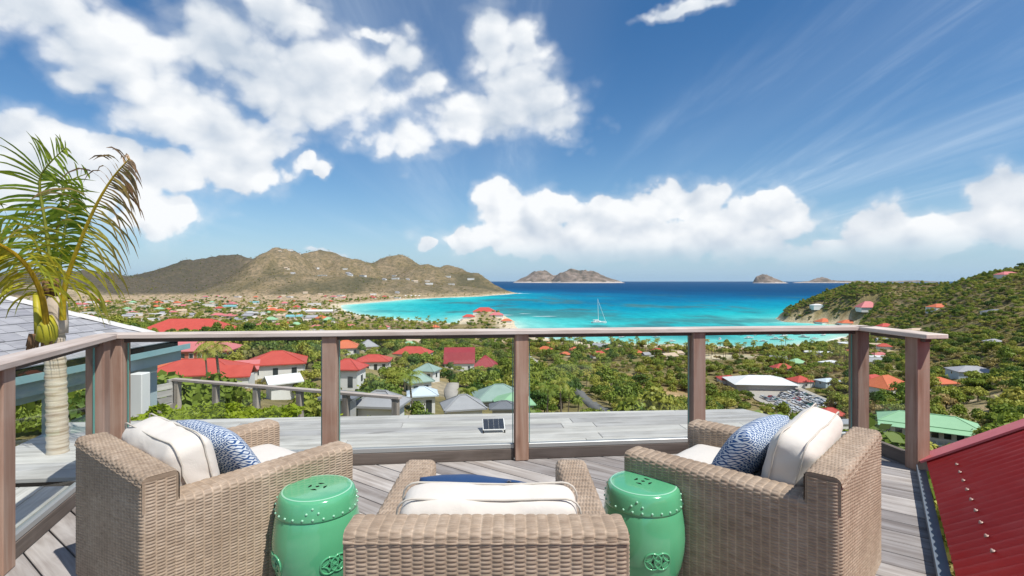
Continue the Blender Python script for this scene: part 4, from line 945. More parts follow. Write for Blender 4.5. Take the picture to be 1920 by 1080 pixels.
def leaf_quads(P, Nrm, size, aspect=1.8, jit=0.7):
    """leaf-shaped quads at points P facing roughly Nrm"""
    n = len(P); nr = Nrm + rng.normal(0, jit, (n, 3)); nr /= np.linalg.norm(nr, axis=1)[:, None] + 1e-9
    a = np.cross(nr, rng.normal(0, 1, (n, 3))); a /= np.linalg.norm(a, axis=1)[:, None] + 1e-9; b = np.cross(nr, a)
    s = (size * rng.uniform(0.6, 1.35, n))[:, None]
    V = np.stack([P - a * s * 0.5 * aspect, P + b * s * 0.5 + nr * s * 0.08, P + a * s * 0.5 * aspect, P - b * s * 0.5 + nr * s * 0.08], 1).reshape(-1, 3)
    return V, np.arange(4 * n).reshape(-1, 4)
def hedge(x0, x1, y, depth, z0, z1, slope, label, n):
    root = empty('hedge', ((x0 + x1) / 2, y, z0)); tag(root, label, 'hedge', 'clipped yellow-green hedges below the deck')
    t = rng.random((n, 3)); face = rng.integers(0, 3, n); P = np.stack([(t[:, 0] - 0.5) * (x1 - x0), (t[:, 1] - 0.5) * depth, t[:, 2] * (z1 - z0)], 1); Nn = np.zeros((n, 3))
    k = face == 0; P[k, 2] = z1 - z0; Nn[k, 2] = 1; k = face == 1; P[k, 1] = -depth / 2; Nn[k, 1] = -1; k = face == 2; Nn[k] = rng.normal(0, 1, (k.sum(), 3))
    bump = fbm(P[:, 0] * 3.5 + 40, P[:, 1] * 3.5 + P[:, 2] * 3, 3, 5) - 0.5; P += Nn * (bump * 0.22)[:, None]; P[:, 1] += slope * P[:, 0]
    V, F = leaf_quads(P, Nn, 0.055, 1.9, 0.6); obj('foliage', mesh_np('foliage', V, F, [M_HEDGE]), root)
    for s in np.linspace(0.1, 0.9, 5): b = MB(); xx = (s - 0.5) * (x1 - x0); b.tube([(xx, slope * xx, -0.6), (xx + 0.05, slope * xx, (z1 - z0) * 0.8)], [0.02, 0.012], 5); b.build('stem', M_TRUNK, root)
hedge(-4.75, -2.85, 6.55, 0.7, -0.95, -0.34, 0.10, 'clipped yellow-green hedge behind the left armchair', 9000)
hedge(-2.75, -1.55, 6.25, 0.55, -0.90, -0.42, 0.05, 'lower clipped hedge stretching to the left of the solar panel', 5000)

# ------------------------------------------------------------------ foreground palm
def frond_mesh(name, pts, llen, droop, side_bias, colfn, seed, nleaf=46, rad=0.014, wmul=1.0):
    """pts: rachis control points; leaflets in two ranks, drooping; colour runs along the frond (attribute)"""
    r_ = random.Random(seed); P = [Vector(p) for p in pts]
    def cr(t):
        n = len(P) - 1; i = min(int(t * n), n - 1); f = t * n - i; p0, p1, p2, p3 = P[max(i-1,0)], P[i], P[i+1], P[min(i+2,n)]
        return 0.5 * ((2*p1) + (p2-p0)*f + (2*p0-5*p1+4*p2-p3)*f*f + (3*p1-p0-3*p2+p3)*f**3)
    b = MB(); ts = [i / 16 for i in range(17)]; b.tube([cr(t) for t in ts], [rad * (1.35 - 1.15 * t) for t in ts], 6, m=0)
    V, F, M_, Cc = list(b.V), list(b.F), [0] * len(b.F), [colfn(0, 'r')] * len(b.V)
    for i in range(nleaf):
        t = 0.22 + 0.77 * i / (nleaf - 1); p = cr(t); dd = (cr(min(t + 0.01, 1)) - cr(max(t - 0.01, 0))).normalized()
        ref = Vector((0, -1, 0.15)); sidev = dd.cross(ref).normalized()
        for s in (-1, 1):
            if r_.random() > (1.0 if s > 0 else 1.0) * side_bias[0 if s < 0 else 1]: continue
            ln = llen * (math.sin(math.pi * (0.18 + 0.80 * t))**0.7) * r_.uniform(0.8, 1.15); w = 0.012 * wmul * r_.uniform(0.7, 1.3)
            dirv = (sidev * s * 0.95 + dd * 0.32 + Vector((0, r_.uniform(-0.35, 0.35), r_.uniform(-0.1, 0.1)))).normalized()
            q = [p]; dv = dirv.copy(); base = len(V)
            nseg = 5
            for k in range(nseg): dv = (dv + Vector((0, 0, -1)) * droop * r_.uniform(0.6, 1.4) * (0.35 + k * 0.25)).normalized(); q.append(q[-1] + dv * ln / nseg)
            c = colfn(t, 'l', r_)
            for k, pt in enumerate(q):
                wv = dv.cross(Vector((r_.uniform(-0.2, 0.2), 1, 0.3))).normalized() * w * [0.7, 1, 0.95, 0.75, 0.45, 0.06][k]
                V.append(pt - wv); V.append(pt + wv); cc = colfn(t, 'l', None, c, k / nseg); Cc += [cc, cc]
            for k in range(nseg): F.append((base + 2*k, base + 2*k + 1, base + 2*k + 3, base + 2*k + 2)); M_.append(0)
    me = bpy.data.meshes.new(name); me.from_pydata([tuple(v) for v in V], [], F); me.update()
    ca = me.color_attributes.new('tint', 'FLOAT_COLOR', 'POINT'); ca.data.foreach_set('color', np.array([(*c, 1) for c in Cc], np.float32).ravel())
    return me
def f_frond(t):
    c = t.node('ShaderNodeAttribute', attribute_name='tint').outputs['Color']; c = t.mix(1.0, c, t.ramp(t.noise(pos(t), 30, 3), [(0.3, (0.75, 0.75, 0.75)), (0.7, (1.2, 1.2, 1.2))]), 'MULTIPLY')
    d = t.node('ShaderNodeBsdfDiffuse', {'Color': c}); tr = t.node('ShaderNodeBsdfTranslucent', {'Color': c}); gl = t.node('ShaderNodeBsdfGlossy', {'Color': (0.6, 0.6, 0.5, 1), 'Roughness': 0.35})
    m1 = t.node('ShaderNodeMixShader', {0: 0.42}); t.l.new(d.outputs[0], m1.inputs[1]); t.l.new(tr.outputs[0], m1.inputs[2])
    m2 = t.node('ShaderNodeMixShader', {0: 0.05}); t.l.new(m1.outputs[0], m2.inputs[1]); t.l.new(gl.outputs[0], m2.inputs[2]); return m2.outputs[0]
M_FROND = mat('frond_leaflets', f_frond)
def big_palm():
    Y0 = 4.25; bx, by = (105 - 960) / 960 * Y0, Y0; root = empty('palm_tree', (bx, by, -0.9)); tag(root, 'young coconut palm with a browning frond beside the left railing', 'palm tree')
    def Wp(px, py, y): return Vector(((px - 960) / 960 * y - bx, y - by, CAM_H - (py - 525) / 960 * y + 0.9))
    tr = MB(); zs = np.linspace(0, 1.86, 60); pts = [(0.015 * math.sin(z * 2.2), 0, z) for z in zs]; tr.tube(pts, [0.078 - 0.010 * z / 2 + (0.004 if i % 2 else -0.003) for i, z in enumerate(zs)], 18)
    M_PT = mat('palm_trunk', lambda t: pbr(t, t.ramp(t.noise(t.v('MULTIPLY', ocoord(t), (2, 2, 26)), 1.6, 4, 0.6), [(0.33, (0.36, 0.27, 0.18)), (0.5, (0.58, 0.49, 0.37)), (0.7, (0.74, 0.67, 0.55))]), 0.9, 0.15, t.noise(t.v('MULTIPLY', ocoord(t), (2, 2, 30)), 1.6, 3), 0.6, 0.01))
    tr.build('trunk', M_PT, root, smooth=True)
    M_SHEATH = mat('crown_sheath', lambda t: pbr(t, t.mix(t.noise(ocoord(t), 9, 4), (0.36, 0.28, 0.20), (0.60, 0.53, 0.44)), 0.85, 0.2))
    M_BASE = mat('yellow_frond_base', lambda t: pbr(t, t.mix(t.noise(t.v('MULTIPLY', ocoord(t), (3, 3, 1)), 8, 3), (0.22, 0.25, 0.015), (0.50, 0.40, 0.025)), 0.5, 0.35))
    M_BROWN = mat('dry_husk', lambda t: pbr(t, t.mix(t.noise(ocoord(t), 14, 4), (0.07, 0.04, 0.02), (0.30, 0.17, 0.09)), 0.9, 0.1))
    zc = 1.86; b = MB(); b.tube([(0.01, 0, zc - 0.03), (0.0, 0, zc + 0.06), (0.0, 0, zc + 0.20), (-0.01, 0, zc + 0.33)], [0.072, 0.082, 0.075, 0.045], 16); b.build('crown_sheath', M_SHEATH, root, smooth=True)
    # swollen yellow base of a cut frond, and its ragged foot
    b = MB(); b.tube([(0.0, -0.055, zc - 0.10), (0.0, -0.085, zc - 0.05), (0.01, -0.085, zc + 0.04), (0.005, -0.06, zc + 0.13)], [0.03, 0.072, 0.066, 0.03], 16); b.build('frond_base', M_BASE, root, smooth=True)
    b = MB(); b.tube([(-0.085, -0.06, zc - 0.06), (-0.09, -0.06, zc + 0.10), (-0.13, -0.04, zc + 0.32)], [0.030, 0.030, 0.022], 12); b.build('frond_base', M_BASE, root, smooth=True)
    b = MB()
    for k in range(16): a = random.uniform(-2.6, -0.5); rr_ = 0.085; x0 = -0.04 + 0.10 * math.cos(a); b.tube([(x0, -0.05 + 0.06 * math.sin(a), zc - 0.02), (x0 + random.uniform(-0.03, 0.03), -0.06 + 0.07 * math.sin(a), zc - random.uniform(0.08, 0.15))], [0.02, 0.006], 5)
    b.tube([(0.0, 0.0, zc + 0.28), (0.14, -0.02, zc + 0.27)], [0.03, 0.008], 6); b.tube([(-0.02, -0.02, zc + 0.30), (-0.06, -0.04, zc + 0.42)], [0.05, 0.02], 6); b.tube([(0.0, -0.02, zc + 0.30), (0.04, -0.04, zc + 0.43)], [0.045, 0.015], 6)
    b.build('dry_husk', M_BROWN, root, smooth=True)
    G = (0.24, 0.36, 0.03); YG = (0.46, 0.47, 0.04); YE = (0.60, 0.45, 0.03); BR = (0.26, 0.145, 0.085); DK = (0.13, 0.22, 0.022); TAN = (0.52, 0.34, 0.19)
    def mixc(a, b_, k): return tuple(x * (1 - k) + y * k for x, y in zip(a, b_))
    def col_yellow(t, w, r_=None, c=None, k=0):
        if w == 'r': return YE
        if r_ is not None:
            if t > 0.90: return TAN
            return mixc(mixc(YG, YE, r_.random() * 0.5), BR, min(1, max(0, (t - 0.38) * 3.0)) * r_.uniform(0.6, 1))
        return mixc(c, BR, max(0, k - 0.35) * 1.1 * (0.4 + 0.6 * (t > 0.4)))
    def col_green(t, w, r_=None, c=None, k=0):
        if w == 'r': return (0.33, 0.36, 0.05)
        if r_ is not None: return mixc(G, YG, r_.random() * 0.55)
        return mixc(c, YG, max(0, k - 0.4) * 0.6)
    def col_dark(t, w, r_=None, c=None, k=0):
        if w == 'r': return (0.20, 0.24, 0.03)
        if r_ is not None: return mixc(DK, G, r_.random())
        return mixc(c, BR, max(0, k - 0.7) * 0.6)
    def col_gold(t, w, r_=None, c=None, k=0):
        if w == 'r': return (0.55, 0.36, 0.02)
        if r_ is not None: return mixc(YG, YE, r_.random())
        return mixc(c, G, k * 0.3)
    fr = [([(118, 600, 4.2), (120, 545, 4.18), (140, 480, 4.15), (175, 395, 4.1), (210, 335, 4.08), (243, 297, 4.05)], 0.56, 0.44, (0.55, 1.0), col_yellow, 52, 0.017, 0.9),
          ([(98, 590, 4.25), (95, 500, 4.22), (85, 420, 4.2), (74, 345, 4.18), (88, 312, 4.15), (124, 276, 4.12)], 0.50, 0.16, (1.0, 0.7), col_green, 36, 0.014, 1.0),
          ([(108, 590, 4.3), (112, 500, 4.32), (122, 430, 4.35), (128, 390, 4.38), (138, 355, 4.4)], 0.26, 0.30, (0.8, 0.8), col_dark, 36, 0.013, 1.2),
          ([(90, 640, 4.15), (80, 560, 4.1), (55, 505, 4.0), (20, 470, 3.9), (-30, 450, 3.8), (-80, 470, 3.75)], 0.46, 0.55, (1.0, 1.0), col_gold, 50, 0.018, 1.0),
          ([(95, 580, 4.35), (82, 500, 4.45), (58, 440, 4.5), (20, 410, 4.6), (-30, 420, 4.7)], 0.42, 0.40, (0.6, 0.6), col_dark, 30, 0.013, 1.1),
          ([(102, 580, 4.3), (104, 480, 4.35), (112, 400, 4.4), (125, 345, 4.45), (165, 325, 4.5)], 0.32, 0.30, (0.6, 0.6), col_green, 28, 0.013, 1.0)]
    for i, (pts, ll, dr, sb, cf, nl, rd, wm) in enumerate(fr):
        me = frond_mesh('frond', [Wp(*p) for p in pts], ll, dr, sb, cf, 100 + i, nl, rd, wm); me.materials.append(M_FROND); o = obj('frond', me, root)
        if i == 0: o['label'] = 'yellowing frond with brown drooping leaflets'
big_palm()

# ------------------------------------------------------------------ houses
def roofmat(name, c0, c1, rough=0.55):
    return mat(name, lambda t: pbr(t, t.mix(t.noise(pos(t), 0.5, 5, 0.65), c0, c1), rough, 0.3))
RF = {'red': roofmat('red_roof', (0.40, 0.055, 0.042), (0.56, 0.105, 0.075)), 'orange': roofmat('orange_roof', (0.48, 0.115, 0.05), (0.62, 0.18, 0.085)), 'pink': roofmat('faded_pink_roof', (0.48, 0.13, 0.14), (0.60, 0.21, 0.20)),
      'dark': roofmat('dark_red_roof', (0.26, 0.030, 0.040), (0.36, 0.060, 0.065)), 'green': roofmat('mint_green_roof', (0.22, 0.42, 0.24), (0.32, 0.53, 0.32)), 'sea': roofmat('grey_green_roof', (0.20, 0.29, 0.25), (0.32, 0.42, 0.37)),
      'grey': roofmat('grey_roof', (0.26, 0.26, 0.27), (0.40, 0.40, 0.41)), 'white': roofmat('white_roof', (0.66, 0.66, 0.65), (0.78, 0.78, 0.77)), 'slate': roofmat('slate_roof', (0.13, 0.14, 0.155), (0.21, 0.22, 0.24)),
      'teal': roofmat('teal_roof', (0.12, 0.34, 0.36), (0.22, 0.46, 0.48)), 'tan': roofmat('tan_roof', (0.46, 0.34, 0.23), (0.60, 0.48, 0.36)), 'paleblue': roofmat('pale_blue_roof', (0.48, 0.55, 0.60), (0.60, 0.67, 0.72))}
def wallmat(name, c): return mat(name, lambda t: pbr(t, t.mix(t.noise(pos(t), 0.9, 4), tuple(q * 0.86 for q in c), c), 0.8, 0.2))
WL = {'white': wallmat('white_wall', (0.76, 0.75, 0.72)), 'cream': wallmat('cream_wall', (0.62, 0.55, 0.43)), 'blue': wallmat('pale_blue_wall', (0.45, 0.56, 0.63)), 'grey': wallmat('grey_wall', (0.42, 0.42, 0.41)), 'red': wallmat('brick_red_wall', (0.50, 0.16, 0.10)), 'stone': wallmat('stone_wall', (0.42, 0.36, 0.29))}
M_PANE = mat('window_glass', lambda t: pbr(t, (0.030, 0.042, 0.05), 0.12, 0.6))
KEEP = []        # (x, y, r) kept free of trees
CORR = []        # sight lines kept open: (px, py, half width, distance)
LAND = []        # (px, py, phrase) landmarks for naming trees
def hip_roof(w, d, o, pitch, z, th=0.22):
    a, b = w / 2 + o, d / 2 + o; h = pitch * min(a, b); rx, ry = max(a - b, 0), max(b - a, 0)
    V = [(-a, -b, z), (a, -b, z), (a, b, z), (-a, b, z), (-rx, -ry, z + h), (rx, ry, z + h)]
    V += [(x, y, z - th) for x, y, z in V[:4]]
    F = [(0, 1, 5, 4), (2, 3, 4, 5), (1, 2, 5), (3, 0, 4)] if rx >= ry and rx > 0 else ([(0, 1, 4), (1, 2, 5, 4), (2, 3, 5), (3, 0, 4, 5)])
    return V, F + [(1, 0, 6, 7), (2, 1, 7, 8), (3, 2, 8, 9), (0, 3, 9, 6), (6, 9, 8, 7)]
def gable_roof(w, d, o, pitch, z, th=0.2, steep=None):
    a, b = w / 2 + o, d / 2 + o; h = pitch * b
    if steep:  # two-pitched (gambrel)
        prof = [(-b, z), (-b * 0.62, z + h * 0.72), (0, z + h), (b * 0.62, z + h * 0.72), (b, z)]
    else: prof = [(-b, z), (0, z + h), (b, z)]
    n = len(prof); V = [(-a, y, zz) for y, zz in prof] + [(a, y, zz) for y, zz in prof] + [(-a, y, zz - th) for y, zz in prof] + [(a, y, zz - th) for y, zz in prof]
    F = [(i, i + n, i + n + 1, i + 1) for i in range(n - 1)] + [(i + 2*n + 1, i + 3*n + 1, i + 3*n, i + 2*n) for i in range(n - 1)]
    F += [(i, i + 1, i + 1 + 2*n, i + 2*n) for i in range(n - 1)] + [(i + n + 1, i + n, i + 3*n, i + 1 + 3*n) for i in range(n - 1)] + [(0, 2*n, 3*n, n), (n - 1, 2*n - 1, 4*n - 1, 3*n - 1)]
    return V, F
WIN_F = MB(); WIN_F.box(-0.65, 0.65, -0.05, 0.0, -0.75, 0.75); WIN_FM = None
def house(px, py, wpx, rot, roof, wall, label, dr=0.7, storeys=1, style='hip', pitch=0.5, nwin=4, name='house', over=0.6, wh=None, balcony=False, annex=None, group=None, at=None, land=None, cat='house', dormers=0, door=True):
    global WIN_FM
    x, y, z = hit(px, py) if at is None else at
    if px > 1500 and y > 420: z -= 2.8
    w = 1.02 * wpx * y / 960; d = w * dr; h = wh if wh else 2.8 * storeys
    root = empty(name, (x, y, z), R(rot)); tag(root, label, cat, group); KEEP.append((x, y, 0.60 * max(w, d))); KEEP.append((x * (1 - 0.75 * d / y), y - 0.75 * d, 0.45 * w))
    if land: LAND.append((px, py, land))
    if (at is None or px) and y < 600: CORR.append((px, py, wpx * 0.62 + 3, y))
    rm, wm = RF[roof], WL[wall]
    b = MB(); b.box(-w/2, w/2, -d/2, d/2, -6, h)
    if style in ('gable', 'gambrel'):
        pf = [(-d/2, h), (0, h + pitch * d/2), (d/2, h)] if style == 'gable' else [(-d/2, h), (-d*0.31, h + pitch*d/2*0.70), (0, h + pitch*d/2*0.98), (d*0.31, h + pitch*d/2*0.70), (d/2, h)]
        for sx in (-1, 1): b.add([(sx * w/2, yy, zz - 0.02) for yy, zz in pf], [tuple(range(len(pf)))[::sx]])
    wo = b.build('wall', wm, root)
    if style == 'hip': V, F = hip_roof(w, d, over, pitch, h + 0.22)
    elif style == 'gable': V, F = gable_roof(w, d, over, pitch, h + 0.1)
    elif style == 'gambrel': V, F = gable_roof(w, d, over, pitch, h + 0.1, steep=True)
    else: V, F = MB().box(-w/2 - 0.3, w/2 + 0.3, -d/2 - 0.3, d/2 + 0.3, h + 0.003, h + 0.3).V, MB().box(-w/2, w/2, -d/2, d/2, h, h + 0.3).F
    m = MB(); m.add(V, F); ro = m.build('roof', rm, root)
    if style == 'hip' and y < 400:
        rg = MB(); a_, b_ = w/2 + over, d/2 + over; hh = pitch * min(a_, b_); rx = max(a_ - b_, 0)
        top = [Vector((-rx, 0, h + 0.22 + hh)), Vector((rx, 0, h + 0.22 + hh))]
        for c, e in ((Vector((-a_, -b_, h + 0.22)), top[0]), (Vector((a_, -b_, h + 0.22)), top[1]), (Vector((a_, b_, h + 0.22)), top[1]), (Vector((-a_, b_, h + 0.22)), top[0])):
            k = MB(); k.beam(c, e, 0.28, 0.10); k.build('ridge_cap', rm, ro)
        if rx > 0.2: k = MB(); k.beam(top[0], top[1], 0.30, 0.13); k.build('ridge_cap', rm, ro)
    if y < 420 and nwin:
        if WIN_FM is None: WIN_FM = (WIN_F.mesh('window', M_WHITE), MB().box(-0.52, 0.52, -0.075, -0.048, -0.63, 0.63).mesh('pane', M_PANE))
        for lv in range(storeys):
            zc = 1.5 + 2.8 * lv + (h - 2.8 * storeys) * 0.5
            for face, ln, n_ in (((0, -d/2 - 0.001, 0), w, nwin), ((w/2 + 0.001, 0, 90), d, max(1, nwin // 2)), ((-w/2 - 0.001, 0, -90), d, max(1, nwin // 2))):
                for i in range(n_):
                    s = (i + 0.5) / n_ * ln - ln / 2; q = (face[0] + s, face[1], zc) if face[2] == 0 else (face[0], s, zc)
                    if door and lv == 0 and face[2] == 0 and i == n_ // 2 and n_ > 1:
                        dm = MB(); dm.box(-0.5, 0.5, -0.05, 0, -1.5, 0.65); do = dm.build('door', M_PANE, root, loc=q); continue
                    o = obj('window', WIN_FM[0], root, q, (0, 0, R(face[2]))); obj('pane', WIN_FM[1], o)
    if balcony:
        for lv in range(1, storeys + 1) if storeys > 1 else (1,):
            zz = 2.8 * (lv - 1) + (0 if storeys > 1 else 0.2); b = MB(); b.box(-w/2, w/2, -d/2 - 1.8, -d/2 - 0.06, zz - 0.15, zz); bo = b.build('balcony', M_WHITE, root)
            nb = max(6, int(w / 0.9)); pm = MB().box(-0.03, 0.03, -0.03, 0.03, 0, 0.95).mesh('baluster', M_WHITE)
            for i in range(nb): obj('baluster', pm, bo, (-w/2 + 0.1 + (w - 0.2) * i / (nb - 1), -d/2 - 1.72, zz))
            b = MB(); b.box(-w/2, w/2, -d/2 - 1.78, -d/2 - 1.68, zz + 0.95, zz + 1.05); b.build('handrail', M_WHITE, bo)
            pm2 = MB().box(-0.08, 0.08, -0.08, 0.08, 0, 2.7).mesh('column', M_WHITE)
            for i in range(max(3, int(w / 4))): obj('column', pm2, bo, (-w/2 + 0.15 + (w - 0.3) * i / (max(3, int(w / 4)) - 1), -d/2 - 1.6, zz))
        b = MB(); b.add([(-w/2 - over, -d/2 - 0.3, h + 0.12), (w/2 + over, -d/2 - 0.3, h + 0.12), (w/2 + over, -d/2 - 2.4, h - 0.30), (-w/2 - over, -d/2 - 2.4, h - 0.30)] + [(-w/2 - over, -d/2 - 0.3, h + 0.02), (w/2 + over, -d/2 - 0.3, h + 0.02), (w/2 + over, -d/2 - 2.4, h - 0.40), (-w/2 - over, -d/2 - 2.4, h - 0.40)], [(3, 2, 1, 0), (4, 5, 6, 7), (2, 3, 7, 6), (0, 3, 7, 4), (1, 2, 6, 5)]); b.build('veranda_roof', rm, root)
    for k in range(dormers):
        s = ((k + 0.5) / dormers - 0.5) * w * 0.72; b = MB(); b.box(s - 1.0, s + 1.0, -d/2 + 0.2, -d/2 + 2.4, h + 0.2, h + 1.9); dm = b.build('dormer', M_WHITE, root)
        b = MB(); V, F = gable_roof(2.6, 2.4, 0.15, 0.8, 0); b.add([(s + yy, -d/2 + 1.25 + xx, h + 1.9 + zz) for xx, yy, zz in V], F); b.build('dormer_roof', rm, dm)
        b = MB(); b.box(s - 0.5, s + 0.5, -d/2 + 0.14, -d/2 + 0.198, h + 0.5, h + 1.6); b.build('pane', M_PANE, dm)
    for an in (annex or []):   # (dx, dy, w, d, h, style, roof, wall)
        dx, dy, aw, ad, ah, st, rf, wl = an; b = MB(); b.box(dx - aw/2, dx + aw/2, dy - ad/2, dy + ad/2, -4, ah); b.build('wing_wall', WL[wl], root)
        V, F = hip_roof(aw, ad, 0.5, 0.45, ah + 0.22) if st == 'hip' else gable_roof(aw, ad, 0.4, 0.6, ah + 0.1)
        b = MB(); b.add([(vx + dx, vy + dy, vz) for vx, vy, vz in V], F); b.build('wing_roof', RF[rf], root)
    return root
# the slope left of centre
house(372, 724, 150, 14, 'red', 'cream', 'wide red-roofed house with white balcony at its right end, above the lower fence', dr=0.62, pitch=0.42, balcony=False, nwin=6, land='the wide red-roofed house with a white balcony', annex=[(-9, 5, 11, 9, 3.2, 'hip', 'orange', 'white'), (7.4, -5.2, 6.5, 5, 2.8, 'gable', 'red', 'white')])
house(352, 672, 165, 8, 'pink', 'red', 'long pink-roofed building with a row of windows just under the front rail', dr=0.4, pitch=0.42, nwin=12, storeys=1, land='the long pink-roofed building')
house(357, 628, 150, 3, 'red', 'white', 'long red double roof just above the rail at left', dr=0.5, pitch=0.55, nwin=0, land='the long red double roof')
house(520, 703, 92, 20, 'red', 'white', 'red-roofed house with white gable half hidden by trees, left of the second post', dr=0.8, pitch=0.45, nwin=3, land='the red-roofed house with a white gable', annex=[(-5.5, -3.2, 4.2, 4.6, 2.3, 'gable', 'pink', 'white')])
house(652, 728, 52, -4, 'red', 'white', 'white-walled house with bright red roof just right of the second post', dr=0.8, pitch=0.6, wh=4.0, nwin=2, land='the small white house with a bright red roof')
house(648, 664, 48, 18, 'orange', 'white', 'orange-roofed white house just below the front rail', dr=0.8, pitch=0.55, nwin=3, land='the orange-roofed white house')
house(700, 692, 58, 6, 'red', 'white', 'low red-roofed house between the small white house and the dark red roofs', dr=0.7, pitch=0.42, nwin=4, land='the low red-roofed house')
house(690, 660, 30, 25, 'grey', 'cream', 'small grey-roofed cottage right of the orange roof', dr=0.9, pitch=0.7, nwin=2)
house(775, 672, 62, -8, 'red', 'white', 'long red-roofed white house half way to the centre post', dr=0.6, pitch=0.55, nwin=4, land='the long red-roofed white house')
house(862, 692, 52, 4, 'dark', 'white', 'white house with tall dark red curved roof left of the centre post', dr=0.95, pitch=0.95, style='gambrel', wh=3.8, nwin=3, land='the white house with a tall dark red roof')
house(910, 695, 40, -6, 'dark', 'white', 'small dark red hip-roofed house beside the centre post', dr=0.95, pitch=0.9, wh=2.6, nwin=2, land='the small dark red hip roof')
house(936, 768, 84, 10, 'sea', 'grey', 'large grey-green hip-roofed house with mint green wing by the centre post', dr=0.8, pitch=0.55, nwin=4, land='the large grey-green roofed house', annex=[(2.0, -6.0, 7.0, 7, 3.0, 'hip', 'green', 'grey')])
house(783, 738, 40, 30, 'sea', 'white', 'small grey-green roofed house among trees left of the lane', dr=0.9, pitch=0.7, nwin=2)
house(802, 712, 34, -15, 'sea', 'white', 'pale green roofed cottage behind the lane', dr=0.9, pitch=0.6, nwin=2)
house(792, 770, 44, 12, 'paleblue', 'white', 'pale blue roofed cottage left of the lane', dr=0.8, pitch=0.5, nwin=2)
house(715, 808, 70, -8, 'grey', 'white', 'grey shingle roof just below the end of the lower fence', dr=0.7, pitch=0.6, nwin=0, land='the grey roof below the lower fence')
house(640, 798, 44, -6, 'slate', 'grey', 'dark slate roof seen between the lower fence posts', dr=0.7, pitch=0.3, nwin=0)
house(868, 800, 62, 15, 'grey', 'white', 'round-topped grey roof just left of the solar panel', dr=0.8, pitch=0.6, nwin=0, land='the grey roof left of the solar panel')
house(945, 796, 42, 4, 'slate', 'grey', 'slate roof behind the solar panel', dr=0.7, pitch=0.45, nwin=0)
house(530, 748, 48, 40, 'white', 'white', 'white pitched roof behind the lower fence', dr=0.7, pitch=0.5, nwin=0, style='gable', land='the white pitched roof')
# valley and car park
house(1424, 728, 100, -5, 'white', 'grey', 'large white-roofed open hall beside the car park', dr=0.6, pitch=0.30, wh=4.5, nwin=0, over=2.2, land='the white-roofed hall', cat='hall')
house(1366, 718, 34, -5, 'red', 'white', 'low red roof at the left end of the white-roofed hall', dr=0.9, pitch=0.35, nwin=1)
house(1500, 725, 34, 10, 'red', 'white', 'white hut with red roof and dark doorway at the head of the car park', dr=0.9, pitch=0.5, wh=4, nwin=1, land='the red-roofed hut by the hall')
house(1557, 790, 42, -10, 'red', 'white', 'red-roofed white hut at the near corner of the car park', dr=0.8, pitch=0.5, nwin=2, land='the red-roofed hut at the corner of the car park')
house(1552, 722, 34, 15, 'paleblue', 'blue', 'pale blue building behind the car park', dr=0.7, pitch=0.3, nwin=3)
house(1343, 800, 60, -10, 'paleblue', 'white', 'flat pale blue roof below the ledge by the fourth post', dr=0.7, style='flat', nwin=0)
house(1660, 735, 74, 24, 'orange', 'white', 'orange and red roofed house with white dormers behind the right corner post', dr=0.75, pitch=0.62, nwin=5, wh=3.4, dormers=2, land='the orange roof with white dormers', annex=[(3, 9, 15, 9, 5.5, 'hip', 'red', 'white')])
house(1752, 727, 62, 8, 'orange', 'white', 'long orange roof just right of the end post', dr=0.6, pitch=0.4, nwin=4, land='the long orange roof')
house(1822, 705, 62, -15, 'grey', 'blue', 'pale blue-grey house on the slope above the orange roof', dr=0.7, pitch=0.35, nwin=3, land='the pale blue-grey house')
house(1738, 848, 138, -34, 'green', 'white', 'big white two-storey house with mint green roof below the end post', dr=0.42, pitch=0.42, storeys=2, nwin=8, balcony=True, land='the big mint green roof')
house(1808, 842, 40, -30, 'green', 'white', 'small mint green roof beside the big white two-storey house', dr=0.8, pitch=0.45, nwin=1)
house(1585, 808, 40, 5, 'grey', 'white', 'white flat-roofed shed below the car park hut', dr=0.7, style='flat', nwin=0)
# headland and right-hand hill
house(1627, 577, 32, -8, 'pink', 'white', 'pink-roofed white villa on the green headland', dr=0.7, pitch=0.85, wh=2.4, nwin=0, land='the pink-roofed villa on the headland', over=1.5)
house(1766, 575, 44, 5, 'orange', 'white', 'orange-roofed house half way up the right-hand hill', dr=0.5, pitch=0.5, wh=2.2, nwin=0, land='the orange roof on the hill')
house(1890, 516, 34, 0, 'pink', 'white', 'pink-roofed villa on the crest of the right-hand hill', dr=0.6, pitch=0.5, nwin=0)
house(1545, 607, 26, 10, 'orange', 'white', 'small orange-roofed house at the foot of the headland', dr=0.8, pitch=0.6, nwin=0)
house(1590, 609, 30, -10, 'orange', 'white', 'orange roof peeping over the rail below the headland villa', dr=0.7, pitch=0.5, nwin=0)
house(1532, 577, 20, 0, 'white', 'white', 'white villa at the seaward edge of the headland', dr=0.7, pitch=0.3, nwin=0)
house(1660, 612, 24, 0, 'red', 'white', 'red roof just above the right end of the front rail', dr=0.7, pitch=0.6, nwin=0)
house(1868, 585, 40, 8, 'slate', 'white', 'grey-roofed house on the right-hand hillside', dr=0.6, pitch=0.35, nwin=0)
house(1862, 648, 28, 20, 'grey', 'cream', 'pale roof in the dark wood on the right-hand hill', dr=0.6, pitch=0.4, nwin=0)
house(1720, 620, 36, 0, 'tan', 'cream', 'tan roof on the hillside just above the end post', dr=0.5, pitch=0.35, nwin=0)
